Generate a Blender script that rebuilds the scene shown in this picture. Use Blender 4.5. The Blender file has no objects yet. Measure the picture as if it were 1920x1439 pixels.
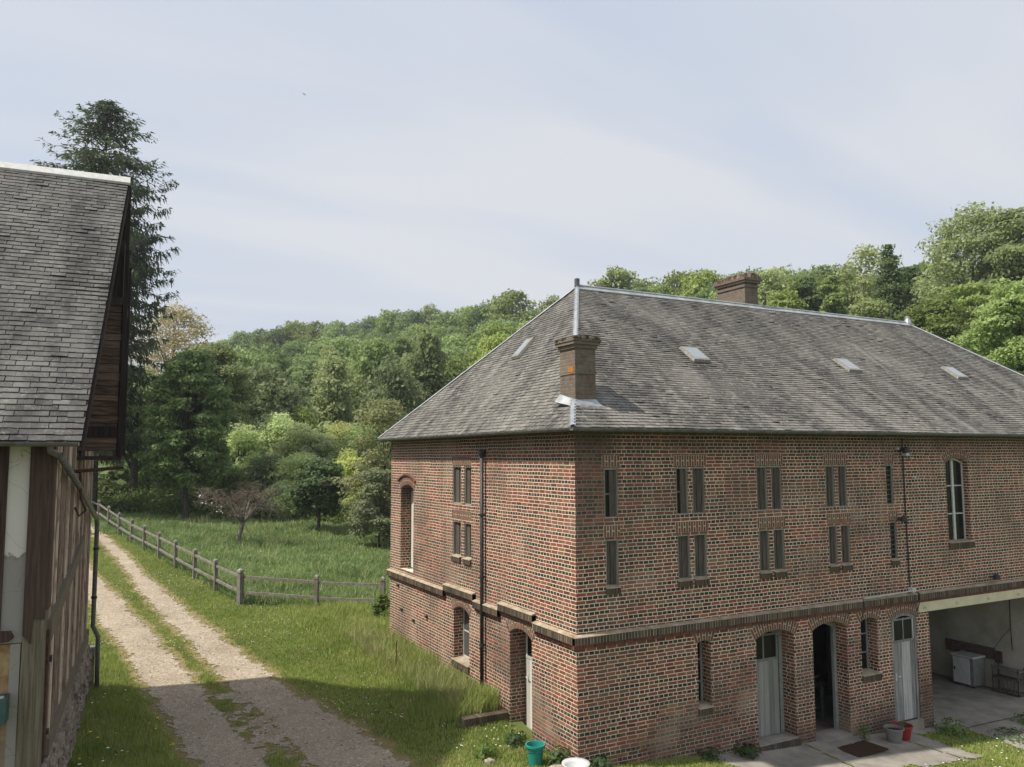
import bpy, bmesh, math, random
import numpy as np
from mathutils import Vector, Matrix, Euler
R = math.radians
random.seed(7); rng = np.random.default_rng(7)
SC = bpy.context.scene
COL = SC.collection

# ---------------------------------------------------------------- camera
yaw, pitch, roll = R(28.095), R(5.097), R(-0.224)
CAM = Vector((-7.965, -12.5, 5.6))
_f = Vector((math.sin(yaw)*math.cos(pitch), math.cos(yaw)*math.cos(pitch), math.sin(pitch)))
_r = Vector((math.cos(yaw), -math.sin(yaw), 0)); _u = _r.cross(_f)
_r2 = _r*math.cos(roll)+_u*math.sin(roll); _u2 = _u*math.cos(roll)-_r*math.sin(roll)
cam = bpy.data.cameras.new("camera"); co = bpy.data.objects.new("camera", cam); COL.objects.link(co)
M = Matrix((_r2, _u2, -_f)).transposed().to_4x4(); M.translation = CAM
co.matrix_world = M
cam.sensor_width = 36; cam.lens = 36*1514.6/1920; cam.clip_start = .1; cam.clip_end = 3000
SC.camera = co
FPX = 1514.6
def cxy(u, D):
    """plan position seen at photo column u, at distance D along the view"""
    d = _f + (u-960)/FPX*_r2 - (855-719.5)/FPX*_u2
    return CAM.x+D*d.x, CAM.y+D*d.y
def zat(v, D): return CAM.z + (855-v)/FPX*D

# ---------------------------------------------------------------- sky and sun
SUN_EL, SUN_AZ = 56.0, -82.0      # azimuth from +Y towards +X
w = bpy.data.worlds.new("World"); SC.world = w; w.use_nodes = True
nt = w.node_tree; nt.nodes.clear()
def nd(nt, t, **k):
    n = nt.nodes.new(t)
    for a, b in k.items(): setattr(n, a, b)
    return n
out = nd(nt, 'ShaderNodeOutputWorld'); bg = nd(nt, 'ShaderNodeBackground'); bg.inputs[1].default_value = .1
sky = nd(nt, 'ShaderNodeTexSky', sky_type='NISHITA', sun_disc=False)
sky.sun_elevation = R(SUN_EL); sky.sun_rotation = R(SUN_AZ); sky.dust_density = 2.0
tc = nd(nt, 'ShaderNodeTexCoord')
sep = nd(nt, 'ShaderNodeSeparateXYZ'); nt.links.new(tc.outputs['Generated'], sep.inputs[0])
# project the clouds onto a high flat layer
mz = nd(nt, 'ShaderNodeMath', operation='ADD'); mz.inputs[1].default_value = .16; nt.links.new(sep.outputs[2], mz.inputs[0])
mx = nd(nt, 'ShaderNodeMath', operation='DIVIDE'); my = nd(nt, 'ShaderNodeMath', operation='DIVIDE')
for m_, i in ((mx, 0), (my, 1)):
    nt.links.new(sep.outputs[i], m_.inputs[0]); nt.links.new(mz.outputs[0], m_.inputs[1])
cmb = nd(nt, 'ShaderNodeCombineXYZ'); nt.links.new(mx.outputs[0], cmb.inputs[0]); nt.links.new(my.outputs[0], cmb.inputs[1])
mp = nd(nt, 'ShaderNodeMapping'); mp.inputs['Rotation'].default_value = (0, 0, R(35)); mp.inputs['Scale'].default_value = (.45, 1.5, 1)
nt.links.new(cmb.outputs[0], mp.inputs[0])
no = nd(nt, 'ShaderNodeTexNoise'); no.inputs['Scale'].default_value = 1.1; no.inputs['Detail'].default_value = 6; no.inputs['Roughness'].default_value = .42
no.inputs['Distortion'].default_value = .35
nt.links.new(mp.outputs[0], no.inputs['Vector'])
cr = nd(nt, 'ShaderNodeValToRGB'); cr.color_ramp.elements[0].position = .38; cr.color_ramp.elements[1].position = .60
cr.color_ramp.elements[0].color = (5.35, 5.95, 7.05, 1); cr.color_ramp.elements[1].color = (6.8, 6.95, 7.3, 1)
nt.links.new(no.outputs[0], cr.inputs[0])
mixc = nd(nt, 'ShaderNodeMix', data_type='RGBA'); mixc.inputs[0].default_value = .9
nt.links.new(sky.outputs[0], mixc.inputs[6]); nt.links.new(cr.outputs[0], mixc.inputs[7])
nt.links.new(mixc.outputs[2], bg.inputs[0]); nt.links.new(bg.outputs[0], out.inputs[0])
sl = bpy.data.lights.new("sun", 'SUN'); sl.energy = 4.9; sl.angle = R(1.2); sl.color = (1, .93, .82)
so = bpy.data.objects.new("sun", sl); COL.objects.link(so)
SD = Vector((math.sin(R(SUN_AZ))*math.cos(R(SUN_EL)), math.cos(R(SUN_AZ))*math.cos(R(SUN_EL)), math.sin(R(SUN_EL))))
so.rotation_euler = SD.to_track_quat('Z', 'Y').to_euler(); so.location = (-40, 10, 60)
SC.view_settings.view_transform = 'Standard'; SC.view_settings.look = 'None'
SC.view_settings.exposure = .2; SC.view_settings.gamma = 1; SC.view_settings.use_curve_mapping = False

# ================================================================ node helpers
class Mt:
    def __init__(s, name, rough=.8, spec=.3):
        s.m = bpy.data.materials.new(name); s.m.use_nodes = True; s.nt = s.m.node_tree
        s.b = s.nt.nodes['Principled BSDF']; s.b.inputs['Roughness'].default_value = rough
        s.b.inputs['Specular IOR Level'].default_value = spec
        s._tc = None
    def n(s, t, **k): return nd(s.nt, t, **k)
    def lk(s, a, b): s.nt.links.new(a, b)
    def put(s, sock, v):
        if isinstance(v, (int, float)): sock.default_value = v
        elif isinstance(v, tuple): sock.default_value = (v+(1,))[:4] if sock.type == 'RGBA' else v[:3]
        else: s.lk(v, sock)
    def math(s, op, a, b=0.0, c=None):
        n = s.n('ShaderNodeMath', operation=op); s.put(n.inputs[0], a); s.put(n.inputs[1], b)
        if c is not None: s.put(n.inputs[2], c)
        return n.outputs[0]
    def mix(s, f, a, b, mode='MIX'):
        n = s.n('ShaderNodeMix', data_type='RGBA', blend_type=mode); s.put(n.inputs[0], f); s.put(n.inputs[6], a); s.put(n.inputs[7], b)
        return n.outputs[2]
    @property
    def obj(s):
        if not s._tc: s._tc = s.n('ShaderNodeTexCoord')
        return s._tc.outputs['Object']
    def xyz(s, v=None):
        n = s.n('ShaderNodeSeparateXYZ'); s.lk(v or s.obj, n.inputs[0]); return n.outputs
    def comb(s, x, y, z=0.0):
        n = s.n('ShaderNodeCombineXYZ'); s.put(n.inputs[0], x); s.put(n.inputs[1], y); s.put(n.inputs[2], z); return n.outputs[0]
    def mapp(s, v, sc=(1, 1, 1), loc=(0, 0, 0)):
        n = s.n('ShaderNodeMapping'); s.lk(v, n.inputs[0]); n.inputs['Scale'].default_value = sc; n.inputs['Location'].default_value = loc; return n.outputs[0]
    def noise(s, v=None, sc=5, det=3, rough=.55, dist=0, col=False):
        n = s.n('ShaderNodeTexNoise'); s.lk(v or s.obj, n.inputs['Vector']); n.inputs['Scale'].default_value = sc
        n.inputs['Detail'].default_value = det; n.inputs['Roughness'].default_value = rough; n.inputs['Distortion'].default_value = dist
        return n.outputs[1 if col else 0]
    def ramp(s, f, st, const=False):
        n = s.n('ShaderNodeValToRGB'); s.put(n.inputs[0], f); e = n.color_ramp.elements
        if const: n.color_ramp.interpolation = 'CONSTANT'
        while len(e) < len(st): e.new(.5)
        for i, (p, c) in enumerate(st):
            e[i].position = p; e[i].color = ((c, c, c, 1) if isinstance(c, (int, float)) else tuple(c)+(1,))
        return n.outputs[0]
    def step(s, f, a, b):
        n = s.n('ShaderNodeMapRange'); s.put(n.inputs[0], f); s.put(n.inputs[1], a); s.put(n.inputs[2], b); n.clamp = True
        return n.outputs[0]
    def island(s): return s.n('ShaderNodeNewGeometry').outputs['Random Per Island']
    def nrm(s): return s.n('ShaderNodeNewGeometry').outputs['True Normal']
    def rnd(s): return s.n('ShaderNodeObjectInfo').outputs['Random']
    def bump(s, h, strength=.5, dist=.01):
        n = s.n('ShaderNodeBump'); n.inputs['Strength'].default_value = strength; n.inputs['Distance'].default_value = dist
        s.lk(h, n.inputs['Height']); s.lk(n.outputs[0], s.b.inputs['Normal'])
    def col(s, c): s.put(s.b.inputs['Base Color'], c); return s.m
    def lateral(s):
        """u along the wall, z up, in the object's own frame"""
        vt = s.n('ShaderNodeVectorTransform', vector_type='NORMAL', convert_from='WORLD', convert_to='OBJECT'); s.lk(s.nrm(), vt.inputs[0])
        nn = s.xyz(vt.outputs[0]); p = s.xyz()
        ax = s.math('ABSOLUTE', nn[0]); ay = s.math('ABSOLUTE', nn[1])
        sel = s.math('GREATER_THAN', ax, ay)
        u = s.math('ADD', s.math('MULTIPLY', p[1], sel), s.math('MULTIPLY', p[0], s.math('SUBTRACT', 1.0, sel)))
        return u, p[2], sel

# ---------------------------------------------------------------- materials
def mat_brick(name, H=.0695, style='bond', mort=(.86, .73, .57), grime=1.0, lichen=False):
    t = Mt(name, .88, .2)
    u, z, sel = t.lateral()
    wob = t.noise(sc=1.3, det=2); wob2 = t.noise(sc=9, det=2)
    u = t.math('ADD', u, t.math('MULTIPLY_ADD', wob2, .012, -.006))
    z2 = t.math('ADD', z, t.math('ADD', t.math('MULTIPLY_ADD', wob, .03, -.015), t.math('MULTIPLY_ADD', wob2, .008, -.004)))
    row = t.math('DIVIDE', z2, H); rf = t.math('FLOOR', row); fr = t.math('SUBTRACT', row, rf)
    par = t.math('MODULO', t.math('ADD', rf, 1000.0), 2.0)      # 1 = header course
    # some stretches of a header course are laid as stretchers
    wn0 = t.n('ShaderNodeTexWhiteNoise'); wn0.noise_dimensions = '2D'
    seg = t.math('FLOOR', t.math('DIVIDE', u, .9)); t.lk(t.comb(seg, rf), wn0.inputs['Vector'])
    hdr = t.math('MULTIPLY', par, t.math('GREATER_THAN', wn0.outputs[0], .22))
    W = t.math('SUBTRACT', .225, t.math('MULTIPLY', hdr, .1125))
    off = t.math('MULTIPLY', par, .056)
    wn1 = t.n('ShaderNodeTexWhiteNoise'); wn1.noise_dimensions = '1D'; t.lk(rf, wn1.inputs['W'])
    off = t.math('ADD', off, t.math('MULTIPLY', wn1.outputs[0], .05))
    cu = t.math('DIVIDE', t.math('ADD', u, off), W); cf = t.math('FLOOR', cu); fu = t.math('SUBTRACT', cu, cf)
    du = t.math('MULTIPLY', t.math('MINIMUM', fu, t.math('SUBTRACT', 1.0, fu)), W)
    dv = t.math('MULTIPLY', t.math('MINIMUM', fr, t.math('SUBTRACT', 1.0, fr)), H)
    d = t.math('MINIMUM', du, dv)
    rag = t.noise(sc=45, det=2)
    d = t.math('ADD', d, t.math('MULTIPLY_ADD', rag, .006, -.003))
    brick = t.step(d, .0047, .0088)
    wn = t.n('ShaderNodeTexWhiteNoise'); wn.noise_dimensions = '3D'; t.lk(t.comb(cf, rf, t.math('ADD', sel, hdr)), wn.inputs['Vector'])
    r1 = wn.outputs[0]
    red = t.ramp(r1, [(0, (.11, .047, .036)), (.25, (.195, .072, .050)), (.5, (.285, .095, .062)), (.72, (.185, .085, .058)), (.88, (.24, .13, .082)), (.95, (.28, .13, .07)), (1, (.095, .08, .052))])
    drk = t.ramp(r1, [(0, (.022, .024, .022)), (.3, (.04, .045, .035)), (.62, (.06, .055, .035)), (.75, (.11, .05, .035)), (.9, (.20, .07, .045)), (1, (.03, .03, .04))])
    patch = t.noise(sc=.9, det=2)
    isdark = t.math('MULTIPLY', hdr, t.step(patch, .30, .42))
    c = t.mix(isdark, red, drk)
    mm = t.mix(t.noise(sc=3, det=4), tuple(x*.8 for x in mort), tuple(min(1, x*1.12) for x in mort))
    pz0 = t.xyz(); nb_ = t.noise(sc=.9, det=5, rough=.65)
    dirty = t.math('MULTIPLY', t.step(nb_, .44, .60), t.step(t.math('ADD', pz0[2], t.math('MULTIPLY', nb_, 1.5)), 2.3, 1.2))
    dirty = t.math('MAXIMUM', dirty, t.math('MULTIPLY', t.step(t.noise(sc=.45, det=4, rough=.6), .56, .66), .6))
    crn = t.math('MULTIPLY', t.step(t.math('ADD', pz0[0], t.math('MULTIPLY', nb_, .9)), 1.5, 1.0), t.math('MULTIPLY', t.step(t.math('ADD', pz0[2], nb_), 3.9, 5.2), t.math('SUBTRACT', 1.0, sel)))
    dirty = t.math('MAXIMUM', dirty, t.math('MULTIPLY', crn, .9))
    mm = t.mix(t.math('MULTIPLY', dirty, .8), mm, (.19, .155, .12))
    c = t.mix(brick, mm, c)
    c = t.mix(t.math('MULTIPLY', crn, .35), c, (.10, .085, .075))
    if lichen: c = t.mix(t.math('MULTIPLY', t.step(t.noise(sc=5, det=5, rough=.7), .25, .5), .84), c, t.mix(t.noise(sc=9, det=4), (.12, .105, .09), (.33, .285, .22)))
    # soot below the corner eave, damp and algae at the foot
    pz = t.xyz()
    n1 = t.noise(sc=1.1, det=5, rough=.65)
    damp = t.math('MULTIPLY', t.step(t.math('ADD', pz[2], t.math('MULTIPLY', n1, 2.2)), 1.75, .65), .62*grime)
    c = t.mix(damp, c, (.075, .062, .05))
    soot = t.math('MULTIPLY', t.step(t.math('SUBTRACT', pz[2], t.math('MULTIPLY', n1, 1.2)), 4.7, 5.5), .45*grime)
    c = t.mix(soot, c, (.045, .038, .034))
    n3 = t.noise(sc=.55, det=4, rough=.6); c = t.mix(t.math('MULTIPLY', t.step(n3, .48, .66), .5*grime), c, (.11, .085, .065))
    bl = t.math('MULTIPLY', t.step(t.noise(sc=.8, det=3), .55, .72), .32*grime); c = t.mix(bl, c, (.45, .36, .27))
    n2 = t.noise(sc=2.3, det=5, rough=.7)
    lich = t.math('MULTIPLY', t.step(n2, .60, .70), t.step(pz[2], 1.1, -.1)); c = t.mix(t.math('MULTIPLY', lich, .7*grime), c, (.30, .22, .05))
    t.bump(t.math('ADD', brick, t.math('MULTIPLY', rag, .4)), .7, .008)
    return t.col(c)
def mat_islbrick(name, stops, rough=.85):
    t = Mt(name, rough, .2); c = t.ramp(t.island(), stops)
    n = t.noise(sc=30, det=3); c = t.mix(t.math('MULTIPLY', n, .35), c, (.14, .11, .09))
    t.bump(n, .4, .006); return t.col(c)
def mat_plain(name, c, rough=.7, spec=.3, var=.25, sc=8, dark=None, metal=0.0, bump=.15):
    t = Mt(name, rough, spec); n = t.noise(sc=sc, det=5, rough=.65)
    d = dark or tuple(x*(1-var*1.6) for x in c)
    cc = t.mix(t.step(n, .3, .7), d, c); t.b.inputs['Metallic'].default_value = metal
    if bump: t.bump(n, bump, .01)
    return t.col(cc)
def mat_slate(name, base, lich, dark, streak=1.0, amt=.5, zf=None):
    t = Mt(name, .75, .25); u, z, sel = t.lateral(); isl = t.island()
    c = t.ramp(isl, [(0, tuple(x*.5 for x in base)), (.2, tuple(x*.85 for x in base)), (.7, tuple(x*1.1 for x in base)), (.92, tuple(x*1.35 for x in base)), (.98, tuple(x*1.8 for x in base)), (1, tuple(x*.45 for x in base))])
    st = t.noise(t.comb(t.math('MULTIPLY', u, 1.25), t.math('MULTIPLY', z, .5), sel), sc=1.0*streak, det=5, rough=.6, dist=.9)
    big = t.noise(sc=.35, det=3)
    dk = t.math('MULTIPLY', t.step(t.math('ADD', st, t.math('MULTIPLY', big, .5)), .80, .55), .55); c = t.mix(dk, c, dark)
    fine = t.noise(sc=26, det=4, rough=.7)
    lm = t.math('MULTIPLY', t.step(t.math('ADD', t.math('MULTIPLY', st, .9), t.math('MULTIPLY', fine, .55)), .66, .98), amt)
    if zf:
        hgt = t.math('MULTIPLY_ADD', t.step(z, zf[0], zf[1]), -.75, 1.3); lm = t.math('MULTIPLY', lm, hgt)
    c = t.mix(lm, c, lich)
    sp = t.math('MULTIPLY', t.step(t.noise(sc=9, det=5, rough=.75), .56, .68), .6); c = t.mix(sp, c, tuple(x*1.15 for x in lich))
    t.bump(fine, .35, .008); return t.col(c)
def mat_wood(name, a, b, rough=.85, vert=(14, 14, .7), isl=.45, tint=None, spec=.15):
    t = Mt(name, rough, spec); v = t.mapp(t.obj, vert); n = t.noise(v, sc=1.6, det=6, rough=.7, dist=.6)
    c = t.ramp(n, [(.28, tuple(x*.35 for x in a)), (.42, a), (.62, b), (.8, tuple(x*1.2 for x in b))])
    i = t.island(); c = t.mix(isl, c, t.ramp(i, [(0, tuple(x*.55 for x in a)), (.5, a), (1, tuple(x*1.15 for x in b))]))
    if tint: c = t.mix(t.math('MULTIPLY', t.step(t.noise(sc=2.5, det=4), .5, .65), .7), c, tint)
    t.bump(n, .6, .01); return t.col(c)
def mat_leaf(name, dark, light, tip=None, trans=.48, sc=.35):
    t = Mt(name, .55, .25); i = t.island(); r = t.rnd(); cl = t.noise(sc=sc, det=2)
    c = t.mix(t.math('MULTIPLY_ADD', cl, .9, -.1), dark, light)
    c = t.mix(t.math('MULTIPLY', i, .5), c, tip or tuple(x*1.3 for x in light))
    hv = t.n('ShaderNodeHueSaturation'); t.put(hv.inputs['Hue'], t.math('MULTIPLY_ADD', r, .035, .472)); t.put(hv.inputs['Saturation'], t.math('MULTIPLY_ADD', r, -.25, 1.0))
    t.put(hv.inputs['Value'], t.math('MULTIPLY_ADD', t.math('FRACT', t.math('MULTIPLY', r, 7.3)), .5, .78)); t.lk(c, hv.inputs['Color'])
    c = hv.outputs[0]; t.put(t.b.inputs['Base Color'], c)
    tr = t.n('ShaderNodeBsdfTranslucent'); t.lk(c, tr.inputs[0]); mx = t.n('ShaderNodeMixShader'); mx.inputs[0].default_value = trans
    o = t.nt.nodes['Material Output']; t.lk(t.b.outputs[0], mx.inputs[1]); t.lk(tr.outputs[0], mx.inputs[2]); t.lk(mx.outputs[0], o.inputs[0])
    return t.m

MAT = {}
MAT['brick'] = mat_brick('brick_bond')
MAT['chimney'] = mat_brick('chimney_brick', mort=(.30, .26, .21), grime=.6, lichen=True)
MAT['archbrick'] = mat_islbrick('arch_brick', [(0, (.12, .055, .04)), (.5, (.20, .08, .055)), (1, (.14, .10, .075))])
MAT['coursebrick'] = mat_islbrick('course_brick', [(0, (.035, .032, .026)), (.4, (.08, .065, .045)), (.8, (.15, .11, .075)), (1, (.06, .055, .04))])
MAT['redcourse'] = mat_islbrick('red_course_brick', [(0, (.14, .06, .045)), (.5, (.22, .08, .055)), (1, (.12, .055, .045))])
MAT['mortar'] = mat_plain('mortar', (.66, .55, .41), .95, .1, .25, 6)
MAT['ledge'] = mat_plain('lime_ledge', (.46, .40, .31), .95, .1, .3, 5, dark=(.22, .17, .11))
MAT['slate'] = mat_slate('weathered_slate', (.112, .106, .098), (.34, .325, .285), (.048, .046, .044), amt=.5, zf=(6.0, 9.9))
MAT['barnslate'] = mat_slate('mossy_slate', (.080, .078, .075), (.235, .228, .205), (.04, .038, .038), streak=1.2, amt=.55)
MAT['zinc'] = mat_plain('zinc', (.46, .49, .51), .5, .5, .3, 4, metal=.35)
MAT['oldzinc'] = mat_plain('old_zinc', (.20, .205, .205), .5, .4, .35, 6, metal=.2)
MAT['iron'] = mat_plain('dark_iron', (.045, .045, .05), .5, .4, .4, 10)
MAT['rust'] = mat_plain('rusty_iron', (.11, .05, .035), .8, .2, .5, 14, dark=(.035, .022, .02))
MAT['oldframe'] = mat_wood('old_frame_wood', (.19, .185, .16), (.36, .35, .31))
MAT['shutter'] = mat_wood('old_shutter_wood', (.06, .052, .042), (.20, .18, .148), vert=(34, 34, 1.4))
MAT['doorgrey'] = mat_wood('grey_door_paint', (.17, .17, .155), (.32, .32, .295), vert=(26, 26, .6), rough=.75)
MAT['doorworn'] = mat_wood('worn_door_paint', (.13, .13, .125), (.55, .55, .54), vert=(34, 34, .8), rough=.75)
MAT['doorwhite'] = mat_wood('white_door_paint', (.50, .49, .44), (.66, .65, .6), vert=(16, 16, .4), rough=.6)
MAT['white'] = mat_plain('old_white_paint', (.62, .62, .60), .55, .35, .18, 12)
MAT['frameblue'] = mat_plain('grey_blue_paint', (.33, .34, .325), .6, .3, .25, 12)
MAT['interior'] = mat_plain('interior_plaster', (.13, .12, .105), .95, .1, .35, 2)
MAT['plaster'] = mat_plain('garage_plaster', (.50, .47, .40), .95, .1, .3, 1.4, dark=(.30, .28, .23))
MAT['concrete'] = mat_plain('old_concrete', (.33, .31, .27), .95, .1, .4, 2.2, dark=(.18, .165, .14), bump=.4)
MAT['creamsteel'] = mat_plain('cream_steel', (.66, .60, .42), .5, .4, .12, 4)
MAT['beamwood'] = mat_wood('dark_timber', (.045, .030, .026), (.13, .083, .068), vert=(22, 22, .9))
MAT['darkwood'] = mat_wood('blackened_timber', (.018, .014, .013), (.060, .045, .040), vert=(22, 22, .9))
MAT['agedbeam'] = mat_wood('aged_timber', (.12, .10, .075), (.27, .235, .18), vert=(20, 20, .7))
MAT['lath'] = mat_wood('weathered_laths', (.27, .20, .155), (.66, .56, .45), vert=(24, 24, 1.1), tint=(.13, .075, .055), isl=.7)
MAT['boards'] = mat_wood('brown_boards', (.07, .045, .036), (.20, .14, .11), vert=(1.5, 8, 14))
MAT['void'] = mat_plain('barn_dark_backing', (.035, .028, .024), .95, .05, .3, 6)
MAT['fence'] = mat_wood('fence_wood', (.15, .14, .12), (.33, .31, .27), vert=(10, 10, 2), tint=(.16, .11, .085))
MAT['bark'] = mat_plain('bark', (.115, .10, .08), .95, .1, .5, 6, bump=.6)
MAT['palebark'] = mat_plain('pale_bark', (.26, .235, .195), .9, .1, .45, 5, bump=.5)
MAT['twig'] = mat_plain('greyed_twigs', (.20, .165, .13), .9, .1, .4, 5, bump=0)
MAT['rubble'] = mat_plain('rubble_stone', (.36, .33, .28), .95, .1, .55, 7, dark=(.13, .09, .07), bump=1.0)
MAT['teal'] = mat_plain('teal_plastic', (.02, .27, .22), .4, .5, .12, 9, bump=0)
MAT['redp'] = mat_plain('red_plastic', (.30, .018, .02), .4, .5, .15, 9, bump=0)
MAT['greyp'] = mat_plain('grey_plastic', (.22, .215, .20), .7, .3, .2, 9)
MAT['soil'] = mat_plain('soil', (.06, .045, .03), .95, .1, .5, 20, bump=1)
MAT['coir'] = mat_plain('coir_mat', (.10, .06, .04), .95, .05, .5, 60, bump=1)
MAT['enamel'] = mat_plain('white_enamel', (.60, .62, .62), .35, .5, .15, 6, bump=0)
MAT['troughteal'] = mat_plain('faded_teal_paint', (.06, .125, .12), .6, .3, .35, 5)
MAT['stone'] = mat_plain('pale_stone', (.48, .42, .33), .9, .1, .4, 9, bump=.8)
MAT['feather'] = mat_plain('dark_feathers', (.02, .02, .022), .8, .1, .1)
t = Mt('window_glass', .12, .25); MAT['glass'] = t.col((.012, .014, .014))
t = Mt('dusty_glass', .25, .5); MAT['dusty'] = t.col(t.mix(t.noise(sc=6, det=3), (.05, .055, .055), (.12, .13, .135)))
def mat_walls_mixed():
    t = Mt('cracked_plaster', .95, .1); p = t.xyz()
    n = t.noise(sc=2.2, det=5, rough=.65); zz = t.math('ADD', p[2], t.math('MULTIPLY_ADD', n, .8, -.4))
    g = t.step(zz, 4.30, 4.32)
    c = t.mix(g, (.27, .255, .235), t.mix(t.noise(sc=1.5, det=3), (.50, .48, .45), (.64, .61, .57)))
    vo = t.n('ShaderNodeTexVoronoi', feature='DISTANCE_TO_EDGE'); vo.inputs['Scale'].default_value = 1.7
    t.lk(t.mix(.12, t.obj, t.noise(sc=5, det=4, col=True)), vo.inputs['Vector'])
    c = t.mix(t.math('MULTIPLY', t.step(vo.outputs[0], .006, .001), .55), c, (.16, .145, .12))
    ed = t.math('MULTIPLY', t.step(t.math('ABSOLUTE', t.math('SUBTRACT', zz, 4.31)), .03, .0), .7); c = t.mix(ed, c, (.12, .10, .08))
    t.bump(n, .5, .02); return t.col(c)
MAT['crackplaster'] = mat_walls_mixed()
def mat_daub():
    t = Mt('brown_daub', .95, .1); p = t.xyz(); n = t.noise(sc=4, det=6, rough=.7, dist=.4)
    c = t.ramp(n, [(.25, (.10, .065, .035)), (.45, (.26, .165, .085)), (.6, (.36, .25, .14)), (.8, (.42, .36, .27))])
    g = t.step(t.math('ADD', p[2], t.math('MULTIPLY', n, .8)), 2.6, 2.3); c = t.mix(t.math('MULTIPLY', g, .6), c, (.20, .18, .15))
    t.bump(n, .8, .02); return t.col(c)
MAT['daub'] = mat_daub()
def mat_ground():
    t = Mt('meadow_ground', .95, .05)
    a = t.noise(sc=.35, det=4); b = t.noise(sc=6, det=5, rough=.7)
    c = t.mix(t.step(a, .35, .65), (.065, .095, .028), (.12, .155, .045))
    c = t.mix(t.step(b, .45, .75), c, (.12, .115, .05)); c = t.mix(t.math('MULTIPLY', t.step(t.noise(sc=1.3, det=4), .58, .68), .6), c, (.13, .10, .055))
    wa = t.n('ShaderNodeAttribute', attribute_name='wear').outputs['Fac']; c = t.mix(t.math('MULTIPLY', t.step(t.math('ADD', wa, t.math('MULTIPLY_ADD', b, .5, -.25)), .2, .8), .85), c, t.mix(b, (.20, .14, .07), (.34, .27, .16)))
    t.bump(b, .8, .05); return t.col(c)
MAT['ground'] = mat_ground()
def mat_gravel():
    t = Mt('sandy_gravel', .95, .1)
    vo = t.n('ShaderNodeTexVoronoi'); vo.inputs['Scale'].default_value = 28; t.lk(t.obj, vo.inputs['Vector'])
    a = t.noise(sc=.8, det=5, rough=.6); b = t.noise(sc=14, det=5, rough=.7)
    c = t.mix(t.step(a, .35, .68), (.30, .245, .175), (.44, .37, .275))
    c = t.mix(t.math('MULTIPLY', t.step(b, .48, .72), .55), c, (.20, .165, .12))
    sepc = t.n('ShaderNodeSeparateColor'); t.lk(vo.outputs['Color'], sepc.inputs[0])
    c = t.mix(t.math('MULTIPLY', t.step(sepc.outputs[0], .72, .95), .6), c, (.62, .57, .48))
    c = t.mix(t.math('MULTIPLY', t.step(sepc.outputs[1], .82, .95), .5), c, (.14, .12, .10))
    # near stretch mixed darker and greyer: the barn's shade put into the colour
    p = t.xyz(); near = t.step(t.math('ADD', p[1], t.math('MULTIPLY_ADD', a, 5.0, -2.5)), 9.5, 6.5)
    c = t.mix(t.math('MULTIPLY', near, .22), c, t.mix(b, (.19, .165, .135), (.37, .33, .28)))
    t.bump(t.math('ADD', b, t.math('MULTIPLY', vo.outputs[0], .6)), 1.0, .03); return t.col(c)
MAT['gravel'] = mat_gravel()
def mat_grass(name, a, b, dry):
    t = Mt(name, .6, .15); i = t.island(); n = t.noise(sc=.45, det=4); n2 = t.noise(sc=2.2, det=3)
    c = t.mix(t.step(n, .33, .67), a, b); c = t.mix(t.math('MULTIPLY', i, .4), c, tuple(x*1.35 for x in b))
    c = t.mix(t.math('MULTIPLY', t.step(n2, .50, .70), t.step(i, .25, .85)), c, dry)
    t.put(t.b.inputs['Base Color'], c)
    tr = t.n('ShaderNodeBsdfTranslucent'); t.lk(c, tr.inputs[0]); mx = t.n('ShaderNodeMixShader'); mx.inputs[0].default_value = .3
    o = t.nt.nodes['Material Output']; t.lk(t.b.outputs[0], mx.inputs[1]); t.lk(tr.outputs[0], mx.inputs[2]); t.lk(mx.outputs[0], o.inputs[0]); return t.m
MAT['grass'] = mat_grass('lawn_grass', (.19, .26, .06), (.35, .41, .12), (.50, .44, .21))
MAT['meadow'] = mat_grass('meadow_grass', (.145, .215, .07), (.27, .365, .14), (.42, .44, .24))
MAT['petal'] = mat_plain('white_petals', (.75, .74, .66), .8, .1, .05, bump=0)
MAT['yellow'] = mat_plain('yellow_petals', (.70, .50, .03), .8, .1, .05, bump=0)

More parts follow.
